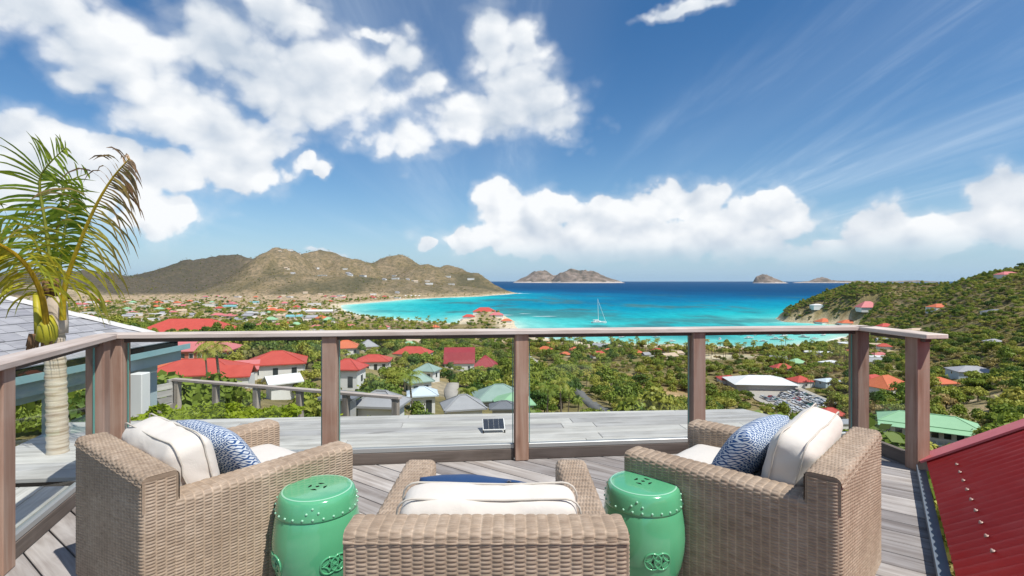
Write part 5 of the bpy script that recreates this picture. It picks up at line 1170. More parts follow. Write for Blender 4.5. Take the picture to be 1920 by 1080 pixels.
# hotel on the rocky promontory
for (xx, yy, wpx, rf, lab) in [(-58, 1075, 40, 'red', 'big red-roofed hotel house on top of the rocky promontory'), (-85, 1010, 22, 'red', 'small red-roofed house at the foot of the promontory, left side'), (-30, 1000, 24, 'pink', 'pink-roofed house at the right foot of the promontory'), (-10, 960, 18, 'orange', 'orange-roofed hut by the water right of the promontory')]:
    house(0, 0, wpx, 0, rf, 'white', lab, dr=0.6, pitch=0.55, nwin=0, at=(xx, yy, gz(xx, yy)), over=1.2)
# the town on the plain: copies of a few kinds
FAR = []
def far_kind(roof, wall, w, d, style, pitch, h):
    root = empty('far_house', (0, 0, -500)); b = MB(); b.box(-w/2, w/2, -d/2, d/2, -3, h); b.build('wall', WL[wall], root)
    V, F = hip_roof(w, d, 0.8, pitch, h + 0.22) if style == 'hip' else (gable_roof(w, d, 0.6, pitch, h + 0.1) if style == 'gable' else (MB().box(-w/2 - .4, w/2 + .4, -d/2 - .4, d/2 + .4, h + .01, h + .5).V, MB().box(-1, 1, -1, 1, 0, 1).F))
    m = MB(); m.add(V, F); m.build('roof', RF[roof], root); return root
KINDS_ = [('red', 'white', 15, 10, 'hip', 0.6, 3.2, 'red'), ('orange', 'cream', 14, 10, 'hip', 0.6, 3, 'orange'), ('pink', 'white', 18, 11, 'hip', 0.5, 3.2, 'faded pink'), ('white', 'white', 24, 12, 'flat', 0.3, 4, 'flat white'), ('grey', 'white', 16, 10, 'gable', 0.5, 3.5, 'grey'),
          ('green', 'white', 14, 10, 'hip', 0.6, 3.2, 'mint green'), ('tan', 'cream', 17, 11, 'gable', 0.5, 3.2, 'tan'), ('teal', 'white', 20, 11, 'gable', 0.4, 3.5, 'teal'), ('white', 'cream', 40, 15, 'gable', 0.25, 5, 'long white')]
protos = [None] * len(KINDS_)
def put_far(k, x, y, rz, sc, zone, grp):
    z = gz(x, y)
    if protos[k] is None: protos[k] = far_kind(*KINDS_[k][:7]); o = protos[k]
    else: o = copy_tree(protos[k])
    o.location = (x, y, z); o.rotation_euler.z = rz; o.scale = (sc, sc, sc); tag(o, KINDS_[k][7] + ' roofed house ' + zone, 'house', KINDS_[k][7] + ' roofs ' + grp); KEEP.append((x, y, 9 * sc)); LAND.append
def scatter_far(n, ub, yb, wts, zone, grp, sc=(0.8, 1.3), mind=22, cond=None, seed=1):
    r_ = random.Random(seed); done = []; tries = 0
    while len(done) < n and tries < 6000:
        tries += 1; y = math.exp(r_.uniform(math.log(yb[0]), math.log(yb[1]))); u = r_.uniform(*ub); x = u * y
        if any((x - a)**2 + (y - b)**2 < mind**2 for a, b in done): continue
        if float(poly_sd(WATER, np.array([x]), np.array([y]))[0]) > -22: continue
        if cond and not cond(x, y, gz(x, y)): continue
        if any((x - a)**2 + (y - b)**2 < (rr_ + 8)**2 for a, b, rr_ in KEEP): continue
        done.append((x, y)); k = r_.choices(range(len(KINDS_)), wts)[0]; put_far(k, x, y, r_.uniform(-0.5, 0.5), r_.uniform(*sc), zone, grp)
W_MIX = (7, 6, 3, 4, 4, 3, 4, 2, 0)
scatter_far(85, (-0.90, -0.30), (900, 1950), (5, 5, 4, 6, 4, 3, 4, 2, 2), 'among the trees of the town on the far plain', 'in the town on the plain', (0.9, 1.6), 30, lambda x, y, z: not (y > 1850 and x < -620), 3)
scatter_far(26, (-0.50, -0.10), (380, 820), (6, 5, 2, 2, 3, 2, 4, 1, 0), 'on the lower slope between rail and beach', 'on the lower slope', (0.8, 1.1), 26, None, 5)
scatter_far(22, (-0.60, -0.17), (2150, 2600), (4, 4, 3, 4, 2, 0, 4, 0, 0), 'at the foot of the brown hills across the bay', 'at the foot of the hills', (1.0, 1.5), 45, lambda x, y, z: z < -60, 7)
scatter_far(26, (-0.46, -0.08), (2700, 3150), (0, 0, 0, 6, 4, 0, 3, 0, 0), 'high on the brown hills across the bay', 'on the brown hills', (1.1, 1.8), 55, lambda x, y, z: z > -30, 9)
scatter_far(14, (0.06, 0.36), (480, 610), (4, 4, 2, 2, 2, 0, 4, 0, 0), 'in the palms behind the beach', 'behind the beach', (0.7, 1.0), 22, None, 13)
scatter_far(14, (0.50, 0.74), (390, 620), (3, 3, 1, 3, 5, 1, 2, 0, 0), 'in the trees between the car park and the headland', 'below the headland', (0.7, 1.0), 22, None, 15)

# ------------------------------------------------------------------ lanes and car park
M_ASPH = mat('asphalt', lambda t: pbr(t, t.mix(t.noise(pos(t), 0.8, 5), (0.10, 0.10, 0.098), (0.19, 0.185, 0.175)), 0.9, 0.2))
M_LANE = mat('concrete_lane', lambda t: pbr(t, t.mix(t.noise(pos(t), 0.6, 5), (0.34, 0.31, 0.27), (0.46, 0.42, 0.37)), 0.9, 0.2))
def lane(name, pxs, width, material):
    P = [Vector(hit(*p)) for p in pxs]; Q = []
    for a, b in zip(P[:-1], P[1:]): Q += [a.lerp(b, k / 8) for k in range(8)]
    Q.append(P[-1]); V = []; F = []
    for i, q in enumerate(Q):
        d = (Q[min(i+1, len(Q)-1)] - Q[max(i-1, 0)]); nrm = Vector((-d.y, d.x, 0)).normalized() * width / 2
        zc = max(gz(q.x, q.y), gz(q.x + nrm.x, q.y + nrm.y), gz(q.x - nrm.x, q.y - nrm.y)) + 0.25
        V += [(q.x - nrm.x, q.y - nrm.y, zc), (q.x + nrm.x, q.y + nrm.y, zc), (q.x - nrm.x, q.y - nrm.y, zc - 2), (q.x + nrm.x, q.y + nrm.y, zc - 2)]; KEEP.append((q.x, q.y, width * 0.75))
    for i in range(len(Q) - 1): b = 4 * i; F += [(b, b + 1, b + 5, b + 4), (b + 2, b, b + 4, b + 6), (b + 1, b + 3, b + 7, b + 5)]
    tag(obj(name, mesh_np(name, V, np.array(F), [material])), kind='structure')
lane('road', [(1160, 792), (1120, 768), (1095, 748), (1075, 730)], 4.5, M_ASPH)
lane('road', [(1040, 712), (1020, 692), (1005, 678), (990, 668)], 5, M_LANE)
lane('lane', [(868, 778), (852, 752), (845, 735), (850, 722)], 3.6, M_LANE)
lotz = LOTZ
LW = [Vector(((p[0] - 960) / 960 * (CAM_H - LOTZ) * 960 / (p[1] - 525), (CAM_H - LOTZ) * 960 / (p[1] - 525), LOTZ)) for p in LOT]
b = MB(); n = len(LW); b.add([(p.x, p.y, lotz) for p in LW] + [(p.x, p.y, lotz - 6) for p in LW], [tuple(range(n))[::-1]] + [(i, (i+1) % n, (i+1) % n + n, i + n) for i in range(n)])
tag(b.build('car_park', M_LANE), kind='structure')
lot_c = sum(LW, Vector()) / n
lot_poly = np.array([(p.x, p.y) for p in LW])
CARCOL = {'white': (0.78, 0.78, 0.78), 'silver': (0.42, 0.43, 0.45), 'black': (0.022, 0.022, 0.025), 'grey': (0.14, 0.145, 0.155), 'red': (0.42, 0.025, 0.025), 'blue': (0.035, 0.075, 0.20), 'green': (0.03, 0.14, 0.09), 'beige': (0.46, 0.42, 0.34)}
M_TYRE = mat('tyre_rubber', lambda t: pbr(t, (0.02, 0.02, 0.02), 0.8, 0.2))
def car_mesh(col):
    paint = mat('car_paint_' + col, lambda t: pbr(t, CARCOL[col], 0.28, 0.5, coat=0.5)); b = MB()
    prof = [(-2.05, 0.35), (-2.05, 0.78), (-1.85, 0.92), (0.85, 0.95), (1.75, 0.80), (2.05, 0.62), (2.05, 0.35)]; w = 0.86; n = len(prof)
    b.add([(x, -w, z) for x, z in prof] + [(x, w, z) for x, z in prof], [tuple(range(n)), tuple(range(2*n - 1, n - 1, -1))] + [(i, i + n, (i+1) % n + n, (i+1) % n) for i in range(n)], 0)
    g0 = [(-1.75, 0.92, 0.80), (0.95, 0.94, 0.80)]; g1 = [(-1.35, 1.42, 0.66), (0.25, 1.42, 0.66)]
    V = [(g0[0][0], -0.8, 0.93), (g0[1][0], -0.8, 0.945), (g0[1][0], 0.8, 0.945), (g0[0][0], 0.8, 0.93), (g1[0][0], -0.66, 1.40), (g1[1][0], -0.66, 1.40), (g1[1][0], 0.66, 1.40), (g1[0][0], 0.66, 1.40)]
    b.add(V, [(0, 1, 5, 4), (1, 2, 6, 5), (2, 3, 7, 6), (3, 0, 4, 7)], 1); b.box(g1[0][0] - 0.02, g1[1][0] + 0.02, -0.67, 0.67, 1.395, 1.46, 0)
    for x in (-1.3, 1.3):
        for y in (-0.87, 0.72): b.tube([(x, y, 0.32), (x, y + 0.15, 0.32)], 0.32, 10, 2)
    return b.mesh('parked_car', [paint, M_PANE, M_TYRE], bevel=0.0)
cm_ = {c: car_mesh(c) for c in CARCOL}
r_ = random.Random(21); ax = (LW[3] - LW[0]); ax.z = 0; ax.normalize(); ay = Vector((-ax.y, ax.x, 0)); NC = 0
for row in range(-30, 31):
    off = row * 5.1 + (row // 2) * 2.2
    for k in range(-60, 61):
        p = lot_c + ax * (k * 2.45 + r_.uniform(-0.2, 0.2)) + ay * (off + r_.uniform(-0.3, 0.3))
        if float(poly_sd(lot_poly, np.array([p.x]), np.array([p.y]))[0]) < 2.0 or r_.random() < 0.10: continue
        if any((p.x - a)**2 + (p.y - b_)**2 < (q * 0.82)**2 for a, b_, q in KEEP[:60] if q > 3): continue
        if NC >= 290: break
        c = r_.choices(list(CARCOL), (46, 18, 12, 10, 5, 4, 2, 3))[0]
        o = obj('parked_car', cm_[c], None, (p.x, p.y, lotz + 0.004), (0, 0, math.atan2(ay.y, ay.x) + (math.pi if r_.random() < 0.4 else 0) + r_.uniform(-0.06, 0.06)))
        tag(o, c + ' car among the rows in the crowded car park', 'car', c + ' cars in the car park'); NC += 1
LOT_SD = lambda X, Y: poly_sd(lot_poly, X, Y)

# ------------------------------------------------------------------ boats
def sailboat():
    u = (1122 - 960) / 960; Y = 81.4 * 960 / (606 - 525); root = empty('sailing_catamaran', (u * Y, Y, SEA), R(8)); tag(root, 'white sailing catamaran with a tall bare mast in the bay', 'sailing boat')
    for s in (-1, 1):
        b = MB(); V = []; 
        for x, w, zk, zd in ((-13, 0.9, 0.1, 2.4), (-6, 1.3, -0.5, 2.6), (4, 1.3, -0.5, 2.9), (12, 0.7, -0.1, 3.3), (14.5, 0.05, 1.0, 3.5)): V += [(x, s * 5 - w, zd), (x, s * 5, zk), (x, s * 5 + w, zd)]
        F = []
        for i in range(4): a = 3 * i; F += [(a, a + 3, a + 4, a + 1), (a + 1, a + 4, a + 5, a + 2), (a + 2, a + 5, a + 3, a)]
        b.add(V, F + [(0, 1, 2)]); b.build('hull', M_WHITE, root)
    b = MB(); b.box(-10, 6, -4.4, 4.4, 2.2, 3.0); b.build('bridge_deck', M_WHITE, root)
    b = MB(); b.add([(-8, -3.6, 3.0), (5, -3.2, 3.0), (5, 3.2, 3.0), (-8, 3.6, 3.0), (-7, -3.2, 5.2), (2, -2.6, 4.9), (2, 2.6, 4.9), (-7, 3.2, 5.2)], [(4, 5, 6, 7), (0, 1, 5, 4), (1, 2, 6, 5), (2, 3, 7, 6), (3, 0, 4, 7)]); cb = b.build('cabin', M_WHITE, root)
    b = MB(); b.box(-6.5, 1.5, -3.55, -3.48, 3.6, 4.3); b.build('pane', M_PANE, cb)
    b = MB(); b.tube([(0, 0, 3), (-1.2, 0, 46)], [0.45, 0.28], 8); b.build('mast', M_WHITE, root)
    b = MB(); b.tube([(0, 0, 6.5), (-11, 0, 6.2)], [0.55, 0.45], 8); b.build('boom', M_WHITE, root)
    b = MB(); b.tube([(14.0, 0, 3.4), (-1.1, 0, 44)], [0.30, 0.18], 6); b.build('furled_jib', M_WHITE, root)
sailboat()
def boat_mesh(L, col):
    b = MB(); W = L * 0.15; V = []
    for x, w, zk, zd in ((-0.5, 0.85, 0.0, 0.09), (-0.2, 1, -0.03, 0.10), (0.2, 0.9, -0.03, 0.12), (0.4, 0.5, 0.0, 0.14), (0.5, 0.05, 0.06, 0.15)): V += [(x * L, -w * W, zd * L), (x * L, 0, zk * L), (x * L, w * W, zd * L)]
    F = [(0, 1, 2)]
    for i in range(4): a = 3 * i; F += [(a, a + 3, a + 4, a + 1), (a + 1, a + 4, a + 5, a + 2), (a + 2, a + 5, a + 3, a)]
    b.add(V, F, 0); b.box(-0.22 * L, 0.12 * L, -0.09 * L, 0.09 * L, 0.10 * L, 0.20 * L, 0); b.box(-0.20 * L, 0.125 * L, -0.092 * L, 0.092 * L, 0.145 * L, 0.18 * L, 1); b.box(-0.30 * L, 0.05 * L, -0.10 * L, 0.10 * L, 0.235 * L, 0.245 * L, 0)
    for x in (-0.28, 0.03):
        for y in (-0.09, 0.09): b.tube([(x * L, y * L, 0.1 * L), (x * L, y * L, 0.235 * L)], 0.006 * L, 4, 0)
    return b.mesh('motor_boat', [col, M_PANE])
bm1 = boat_mesh(11, M_WHITE); bm2 = boat_mesh(15, M_WHITE)
for i, (px, py, k, rz, lab) in enumerate([(1116, 630, 0, 10, 'small white motor boat just under the rail below the catamaran'), (1168, 633, 1, 35, 'dark-windowed motor boat off the beach right of the lone palm'), (1198, 629, 1, 5, 'long white boat midway between the third and fourth posts'), (1405, 635, 1, 15, 'motor boat at the left of the right-hand cluster'), (1418, 629, 0, 40, 'white boat at the back of the right-hand cluster'),
        (1432, 641, 0, -20, 'white boat closest to the beach in the right-hand cluster'), (1456, 637, 1, -25, 'white boat in the middle right of the cluster'), (1498, 628, 1, -10, 'white boat farthest out at the right'), (1508, 633, 1, -50, 'boat lying crosswise at the right of the bay'), (1350, 637, 0, 60, 'tiny boat just right of the fourth post'), (1482, 638, 0, 0, 'small boat between the right-hand cluster and the shore'),
        (1640, 640, 0, 20, 'small boat seen right of the corner post'), (1610, 616, 0, 0, 'boat near the headland shore just under the rail'), (1260, 641, 0, 15, 'low white boat left of the fourth post'), (1007, 632, 0, 0, 'dark little boat right of the centre post'), (1390, 629, 0, 30, 'white boat just under the rail left of the cluster'), (1445, 630, 0, -15, 'white boat at the back middle of the cluster'), (1470, 631, 1, 25, 'white boat between the middle of the cluster and the crosswise boat'), (1528, 636, 0, -5, 'boat close to the grove at the right of the bay'), (1545, 629, 1, 40, 'farthest right boat before the corner post'), (1230, 633, 0, -30, 'small boat right of the long white boat'), (1080, 634, 0, 20, 'small boat nearest the beach left of the lone palm')]):
    Y = 81.38 * 960 / (py - 525); x = (px - 960) / 960 * Y
    if float(poly_sd(WATER, np.array([x]), np.array([Y]))[0]) < 6: continue
    tag(obj('motor_boat', (bm1, bm2)[k], None, (x, Y, SEA), (0, 0, R(rz))), lab, 'boat', 'boats moored in the bay')
# sun shelters on the far beach
um = MB(); um.lathe([(2.6, 2.2), (0.15, 3.6), (0.0, 3.7)], 10); um.tube([(0, 0, 0), (0, 0, 3.6)], 0.08, 6)
ume = um.mesh('beach_parasol', M_WHITE)
for px in (757, 768, 776, 783): 
    Y = 2345; x = (px - 960) / 960 * Y; o = obj('beach_parasol', ume, None, (x, Y + 40, gz(x, Y + 40)), None); o.scale = (2.2, 2.2, 2.2); tag(o, 'white pointed parasol on the far beach', 'parasol', 'parasols on the far beach')

# ------------------------------------------------------------------ vegetation
def crown_mesh(name, material, seed, n=620, lobes=9, flat=0.75, leaf=0.17, spread=0.62):
    g = np.random.default_rng(seed); C = g.normal(0, 1, (lobes, 3)); C /= np.linalg.norm(C, axis=1)[:, None]; C *= (spread * g.uniform(0.3, 1, lobes)**0.5)[:, None]; C[:, 2] = C[:, 2] * 0.55 + 0.1
    rad = g.uniform(0.28, 0.52, lobes); k = g.integers(0, lobes, n); d = g.normal(0, 1, (n, 3)); d /= np.linalg.norm(d, axis=1)[:, None]; d[:, 2] = np.where(d[:, 2] < -0.3, -d[:, 2] * 0.5, d[:, 2])
    P = C[k] + d * (rad[k] * g.uniform(0.55, 1.08, n))[:, None]; P[:, 2] = P[:, 2] * flat + flat
    V, F = leaf_quads(P, d, leaf, 1.3, 0.55); return mesh_np(name, V, F, [material])
def small_palm_mesh(seed, nf=15, h=6.0):
    g = random.Random(seed); V = []; F = []
    for i in range(nf):
        a = 2 * math.pi * i / nf + g.uniform(-0.2, 0.2); el = g.uniform(-0.1, 1.15); Ln = g.uniform(2.2, 3.0); p = Vector((0, 0, h)); d = Vector((math.cos(a) * math.cos(el), math.sin(a) * math.cos(el), math.sin(el))); side = Vector((-math.sin(a), math.cos(a), 0)); ns = 7
        for k in range(ns):
            t = k / (ns - 1); q = p + d * Ln / ns; d = (d + Vector((0, 0, -0.20 - 0.08 * k))).normalized()
            for s in (-1, 1):
                for f_ in (0.0, 0.5):
                    r0 = p.lerp(q, f_); ll = 0.85 * math.sin(math.pi * (0.15 + 0.8 * t)) * g.uniform(0.8, 1.2); tip = r0 + side * s * ll * 0.8 + d * ll * 0.45 + Vector((0, 0, -ll * g.uniform(0.25, 0.6))); b = len(V); V += [r0, p.lerp(q, min(1, f_ + 0.45)), tip]; F.append((b, b + 1, b + 2))
            b = len(V); V += [p - side * 0.04, p + side * 0.04, q]; F.append((b, b + 1, b + 2)); p = q
    return mesh_np('crown', [tuple(v) for v in V], np.array(F), [M_PALM])
M_LEAFD = leafmat('dark_tree_leaves', (0.042, 0.085, 0.018), (0.085, 0.155, 0.028), (0.16, 0.21, 0.045))
CR = [crown_mesh('crown', M_LEAF, s, 1150, lb_, fl_, 0.125) for s, lb_, fl_ in ((1, 9, 0.78), (2, 12, 0.62), (3, 7, 0.9))] + [crown_mesh('crown', M_LEAFD, 4, 1150, 11, 0.8, 0.12)] + [crown_mesh('crown', M_LEAF, 6, 900, 7, 1.15, 0.13, 0.45)]
SC = [crown_mesh('crown', M_SCRUB, s, 420, 8, 0.62, 0.18) for s in (21, 22, 23)]
PC = [small_palm_mesh(s) for s in (1, 2, 3)]
def trunk_mesh(seed, h=0.75):
    g = random.Random(seed); b = MB(); b.tube([(0, 0, -0.8), (g.uniform(-.04, .04), 0.02, h * 0.55), (g.uniform(-.1, .1), g.uniform(-.1, .1), h)], [0.075, 0.055, 0.03], 6)
    for k in range(4): a = g.uniform(0, 6.28); b.tube([(0, 0, h * 0.4), (0.3 * math.cos(a), 0.3 * math.sin(a), h * 1.05)], [0.035, 0.014], 5)
    return b.mesh('trunk', M_TRUNK, True)
TR = [trunk_mesh(s) for s in (1, 2)]
ptm = MB(); ptm.tube([(0.5, 0, -1), (0.35, 0, 1.5), (0.12, 0, 4), (0, 0, 6.05)], [0.20, 0.15, 0.13, 0.12], 7); PT = ptm.mesh('trunk', M_TRUNK, True)
PALMS = [(1028, 792, 6.5, 'large palm just right of the centre post'), (1050, 788, 7.5, 'pale green palm second to the right of the centre post'), (1068, 780, 6.5, 'bushy palm left of the asphalt road'), (1165, 790, 6, 'palm with golden drooping fronds right of the asphalt road'), (1012, 770, 6, 'palm close behind the centre post'), (1085, 792, 5, 'low palm at the edge of the ledge left of the road'), (1108, 712, 9, 'palm in front of the grey-green thicket'), (1122, 690, 9, 'palm on the bank above the road'), (1145, 648, 12, 'lone tall palm standing at the beach'),
        (405, 742, 5.5, 'feathery palm in front of the wide red-roofed house'), (385, 730, 4.5, 'second feathery palm left of the wide red roof house'), (768, 776, 6, 'palm left of the pale blue roofed cottage'), (875, 790, 5, 'palm beside the round-topped grey roof'), (1435, 700, 8, 'palm behind the white-roofed hall'), (1520, 730, 8, 'palm beside the red-roofed hut by the hall'), (1745, 800, 6, 'palm behind the big mint green roof'), (905, 625, 10, 'palm by the promontory')]
for q in PALMS: x, y, z = hit(q[0], q[1]); KEEP.append((x, y, 2.6))
KA = np.array(KEEP)
def free(X, Y, pad=0.0):
    ok = np.ones(X.shape, bool)
    for (kx, ky, kr) in KA: ok &= (X - kx)**2 + (Y - ky)**2 > (kr * 0.92 + pad)**2
    ok &= LOT_SD(X, Y) < -2.5
    return ok
def sample(n, ub, yb, power=2.0):
    u = rng.uniform(*ub, n); t = rng.random(n); Y = (yb[0]**power + t * (yb[1]**power - yb[0]**power))**(1 / power); return u * Y, Y
TREES = []     # x, y, z, r, kind(0 tree, 1 scrub)
def grow(n, ub, yb, rad, scrubp, pad=1.2, cond=None, sand=20, power=2.0):
    X, Y = sample(n, ub, yb, power); sd = poly_sd(WATER, X, Y); Z = ground(X, Y); ok = (sd < -sand) & free(X, Y, pad)
    if cond is not None: ok &= cond(X, Y, Z)
    for (px, py, rx, ry) in [(1185,705,9,8),(1245,730,14,10),(1290,745,12,9),(1370,668,32,18),(1330,672,20,11),(1120,712,8,6),(840,735,6,16),(1815,772,12,5),(1395,775,13,6),(1450,790,14,5),(1660,655,4,20),(1850,745,12,5)]:
        cx, cy, _ = hit(px, py); ok &= ((X - cx) / rx)**2 + ((Y - cy) / ry)**2 > 1
    X, Y, Z = X[ok], Y[ok], Z[ok]; r = rad[0] + (rad[1] * 1.18 - rad[0]) * rng.random(len(X))**1.7; dryn = fbm(X / 70, Y / 70, 3, 91); k = (rng.random(len(X)) < scrubp + (dryn - 0.5) * 1.2).astype(int)
    TREES.extend(zip(X, Y, Z, r * np.where(k == 1, 0.8, 1.0), k))
grow(700, (-1.1, 1.1), (16, 70), (1.4, 3.2), 0.12)
grow(4600, (-1.15, 1.15), (50, 330), (1.8, 5.0), 0.16)
grow(5200, (-1.1, 0.62), (300, 660), (2.0, 5.2), 0.26, sand=40)
grow(6800, (0.50, 1.2), (300, 760), (1.9, 3.8), 0.40, sand=26)
grow(5200, (0.54, 1.2), (700, 1150), (2.2, 4.2), 0.55, sand=6)
grow(3000, (0.53, 0.74), (800, 1100), (1.8, 3.6), 0.45, sand=3)
grow(3600, (-1.1, 0.0), (640, 1400), (2.8, 5.0), 0.25, pad=3)
grow(2600, (-1.0, -0.15), (1350, 2300), (3.2, 6.0), 0.35, pad=5, sand=35, cond=lambda X, Y, Z: ~((Y > 1900) & (X < -620)) | (rng.random(len(X)) < 0.12))
grow(5200, (-1.0, 0.02), (2250, 3500), (1.8, 4.2), 0.8, sand=35)
for q in [(1185,712,40),(1245,738,52),(1290,752,44),(1370,676,62),(1330,678,34),(1120,716,34),(1120,772,30),(1100,750,24),(1020,694,24),(1005,680,20),(845,745,24),(860,770,20),(1420,752,34),(1450,768,40),(1490,788,40),(1540,792,50),(1395,782,36),(1450,796,50),
          (1028,792,22),(1050,788,22),(1068,780,20),(1165,790,24),(405,742,26),(1660,660,14),(1815,778,44),(1850,750,30),(720,606,120),(860,704,30)]:
    CORR.append((q[0], q[1], q[2], hit(q[0], q[1])[1]))
grow(260, (-0.62, 0.62), (70, 230), (3.0, 5.2), 0.05, pad=3)
T = np.array(TREES); top = 525 + 960 * (CAM_H - T[:, 2] - 1.35 * T[:, 3]) / T[:, 1]; cxp = 960 + 960 * T[:, 0] / T[:, 1]; rpx = 0.7 * T[:, 3] * 960 / T[:, 1]; keep = np.ones(len(T), bool)
for (px, py, hw, yy) in CORR: keep &= ~((np.abs(cxp - px) < hw + rpx) & (T[:, 1] < yy - 0.5) & (top < py - rng.uniform(2, 17, len(T)) * (2.2 if yy < 70 else 1)))
T = T[keep]; tpx = 960 + 960 * T[:, 0] / T[:, 1]; tpy = 525 + 960 * (CAM_H - T[:, 2] - T[:, 3]) / T[:, 1]; size = T[:, 3] / T[:, 1]
# what stands in front: rail, ledge, pavilion
seen = (tpx > 250) & (tpx < 1915) & (tpy < 772 - 0.0 * tpx) & (tpy > 505) & ~((tpx < 335) & (tpy > 640)) & ~((tpy > 790 - (tpx - 1722) * 0.38) & (tpx > 1722))
far_ok = seen & (T[:, 1] > 34)
order = np.argsort(-np.where(far_ok, size, 0)); IND = {}
for kd in (0, 1): IND[kd] = [i for i in order if T[i, 4] == kd and far_ok[i]][:(290 if kd == 0 else 180)]
def phrase(px, py):
    best = min(LAND, key=lambda q: (q[0] - px)**2 + (q[1] - py)**2 * 2); dx, dy = px - best[0], py - best[1]
    side = 'in front of' if dy > abs(dx) * 0.6 + 6 else ('behind' if dy < -abs(dx) * 0.6 - 6 else ('right of' if dx > 0 else 'left of')); return side + ' ' + best[2]
crown_objs = {0: {}, 1: {}}
for kd, nm, cat, gname in ((0, 'broadleaf_tree', 'tree', 'green trees on the slopes below the deck'), (1, 'dry_shrub', 'shrub', 'dry olive shrubs on the slopes below the deck')):
    for i in IND[kd]:
        x, y, z, r, _ = T[i]; s = random.Random(int(i)); k = s.randrange(len(CR) if kd == 0 else len(SC)); me = (CR if kd == 0 else SC)[k]
        root = empty(nm, (x, y, z - 0.1 * r), s.uniform(0, 6.28)); root.scale = (r * s.uniform(0.85, 1.2), r * s.uniform(0.85, 1.2), r * s.uniform(0.85, 1.25))
        co = obj('crown', me, root); obj('trunk', TR[i % 2], root); crown_objs[kd].setdefault(k, co)
        dark = kd == 0 and k == 3; tall = kd == 0 and k == 4
        lab = ('dark green' if dark else 'tall narrow green' if tall else 'leafy green' if kd == 0 else 'dry olive') + (' tree ' if kd == 0 else ' shrub ') + phrase(tpx[i], tpy[i]); tag(root, lab, cat, gname)
# palms
def palm_at(px, py, hgt, label, group='coconut palms', u_=None):
    x, y, z = hit(px, py) if u_ is None else u_; s = hgt / 8.0; k = random.randrange(3); root = empty('coconut_palm', (x, y, z), random.uniform(0, 6.28)); root.scale = (s * random.uniform(0.9, 1.15), s * random.uniform(0.9, 1.15), s); tag(root, label, 'palm tree', group)
    co = obj('crown', PC[k], root); obj('trunk', PT, root); return co
pal = []
for (px, py, h, lab) in PALMS: pal.append(palm_at(px, py, h * 1.3, lab))
for zone, grp, px0, px1, py0, py1, n_, hh in [('on the beach behind the third and fourth posts', 'palms along the beach', 1010, 1300, 648, 668, 48, (11, 16)), ('on the sand right of the fourth post', 'palms on the sand', 1322, 1420, 656, 676, 18, (11, 15)), ('in the grove between car park and bay', 'palms in the grove', 1430, 1640, 650, 690, 60, (10, 15)), ('by the near shore left of the promontory', 'palms left of the promontory', 600, 860, 604, 628, 56, (11, 17)), ('in the town on the plain', 'palms in the town', 420, 640, 570, 625, 70, (12, 18)), ('in the valley below the centre post', 'palms in the valley', 985, 1140, 680, 745, 26, (8, 12))]:
    for _ in range(n_):
        px, py = random.uniform(px0, px1), random.uniform(py0, py1); x, y, z = hit(px, py)
        if float(poly_sd(WATER, np.array([x]), np.array([y]))[0]) > -7 or not free(np.array([x]), np.array([y]))[0]: continue
        pal.append(palm_at(px, py, random.uniform(*hh), 'slender coconut palm ' + zone, grp, (x, y, z)))
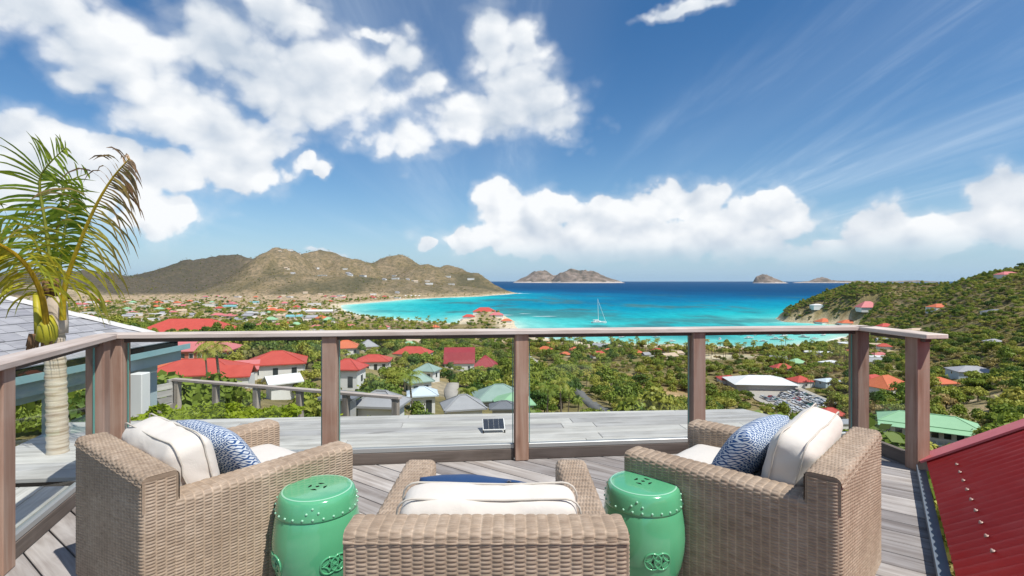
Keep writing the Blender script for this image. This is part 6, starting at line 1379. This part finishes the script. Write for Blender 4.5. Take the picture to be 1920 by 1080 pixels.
# the rest of the woods: one mass each, instanced on points
def mass(name, label, cat, idx, colobjs):
    if not len(idx): return
    P = T[idx, :3].copy(); P[:, 2] -= 0.1 * T[idx, 3]
    me = bpy.data.meshes.new(name); me.vertices.add(len(P)); me.vertices.foreach_set('co', P.astype(np.float32).ravel())
    for an, val in (('sc', T[idx, 3] * rng.uniform(0.85, 1.2, len(idx))), ('rot', rng.uniform(0, 6.28, len(idx)))):
        a = me.attributes.new(an, 'FLOAT', 'POINT'); a.data.foreach_set('value', val.astype(np.float32))
    a = me.attributes.new('pick', 'INT', 'POINT'); a.data.foreach_set('value', rng.integers(0, len(colobjs), len(idx)).astype(np.int32)); me.update()
    o = obj(name, me); tag(o, label, cat, kind='stuff')
    g = bpy.data.node_groups.new(name, 'GeometryNodeTree'); g.interface.new_socket('Geometry', in_out='INPUT', socket_type='NodeSocketGeometry'); g.interface.new_socket('Geometry', in_out='OUTPUT', socket_type='NodeSocketGeometry')
    N = g.nodes; Lk = g.links; gi = N.new('NodeGroupInput'); go = N.new('NodeGroupOutput'); gti = N.new('GeometryNodeGeometryToInstance')
    for ob in colobjs:
        inf = N.new('GeometryNodeObjectInfo'); inf.inputs['Object'].default_value = ob; inf.inputs['As Instance'].default_value = True; inf.transform_space = 'ORIGINAL'; Lk.new(inf.outputs['Geometry'], gti.inputs[0])
    ip = N.new('GeometryNodeInstanceOnPoints'); ip.inputs['Pick Instance'].default_value = True
    # several objects joined as instances
    N.remove(gti); jn = N.new('GeometryNodeJoinGeometry')
    for nd in [q for q in N if q.bl_idname == 'GeometryNodeObjectInfo']: Lk.new(nd.outputs['Geometry'], jn.inputs[0])
    Lk.new(gi.outputs[0], ip.inputs['Points']); Lk.new(jn.outputs[0], ip.inputs['Instance'])
    def attr(nm, typ): q = N.new('GeometryNodeInputNamedAttribute'); q.data_type = typ; q.inputs['Name'].default_value = nm; return q.outputs[0]
    Lk.new(attr('pick', 'INT'), ip.inputs['Instance Index']); Lk.new(attr('sc', 'FLOAT'), ip.inputs['Scale'])
    cx = N.new('ShaderNodeCombineXYZ'); Lk.new(attr('rot', 'FLOAT'), cx.inputs[2]); Lk.new(cx.outputs[0], ip.inputs['Rotation'])
    Lk.new(ip.outputs[0], go.inputs[0]); md = o.modifiers.new('scatter', 'NODES'); md.node_group = g
used = set(IND[0]) | set(IND[1])
for kd, nm, lab, cat in ((0, 'woodland', 'green woodland covering the slopes, plain and headland', 'woodland'), (1, 'scrubland', 'dry olive scrub covering the slopes and hills', 'scrub')):
    idx = np.array([i for i in range(len(T)) if T[i, 4] == kd and i not in used]); mass(nm, lab, cat, idx, list(crown_objs[kd].values()))
print('trees', len(T), 'cars', NC, 'palms', len(pal), 'objects', len(S.objects))

# ------------------------------------------------------------------ sea air
hz = MB(); hz.box(-48500, 48500, -600, 28500, SEA - 7.5, 240)
hm = bpy.data.materials.new('sea_haze'); hm.use_nodes = True; hm.node_tree.nodes.clear(); tt = NT(hm.node_tree); ho = tt.node('ShaderNodeOutputMaterial')
hv = tt.node('ShaderNodeVolumePrincipled', {'Color': (0.70, 0.86, 1.0, 1), 'Density': HAZE, 'Anisotropy': 0.2}); tt.l.new(hv.outputs[0], ho.inputs['Volume'])
tag(hz.build('haze', hm), kind='stuff')
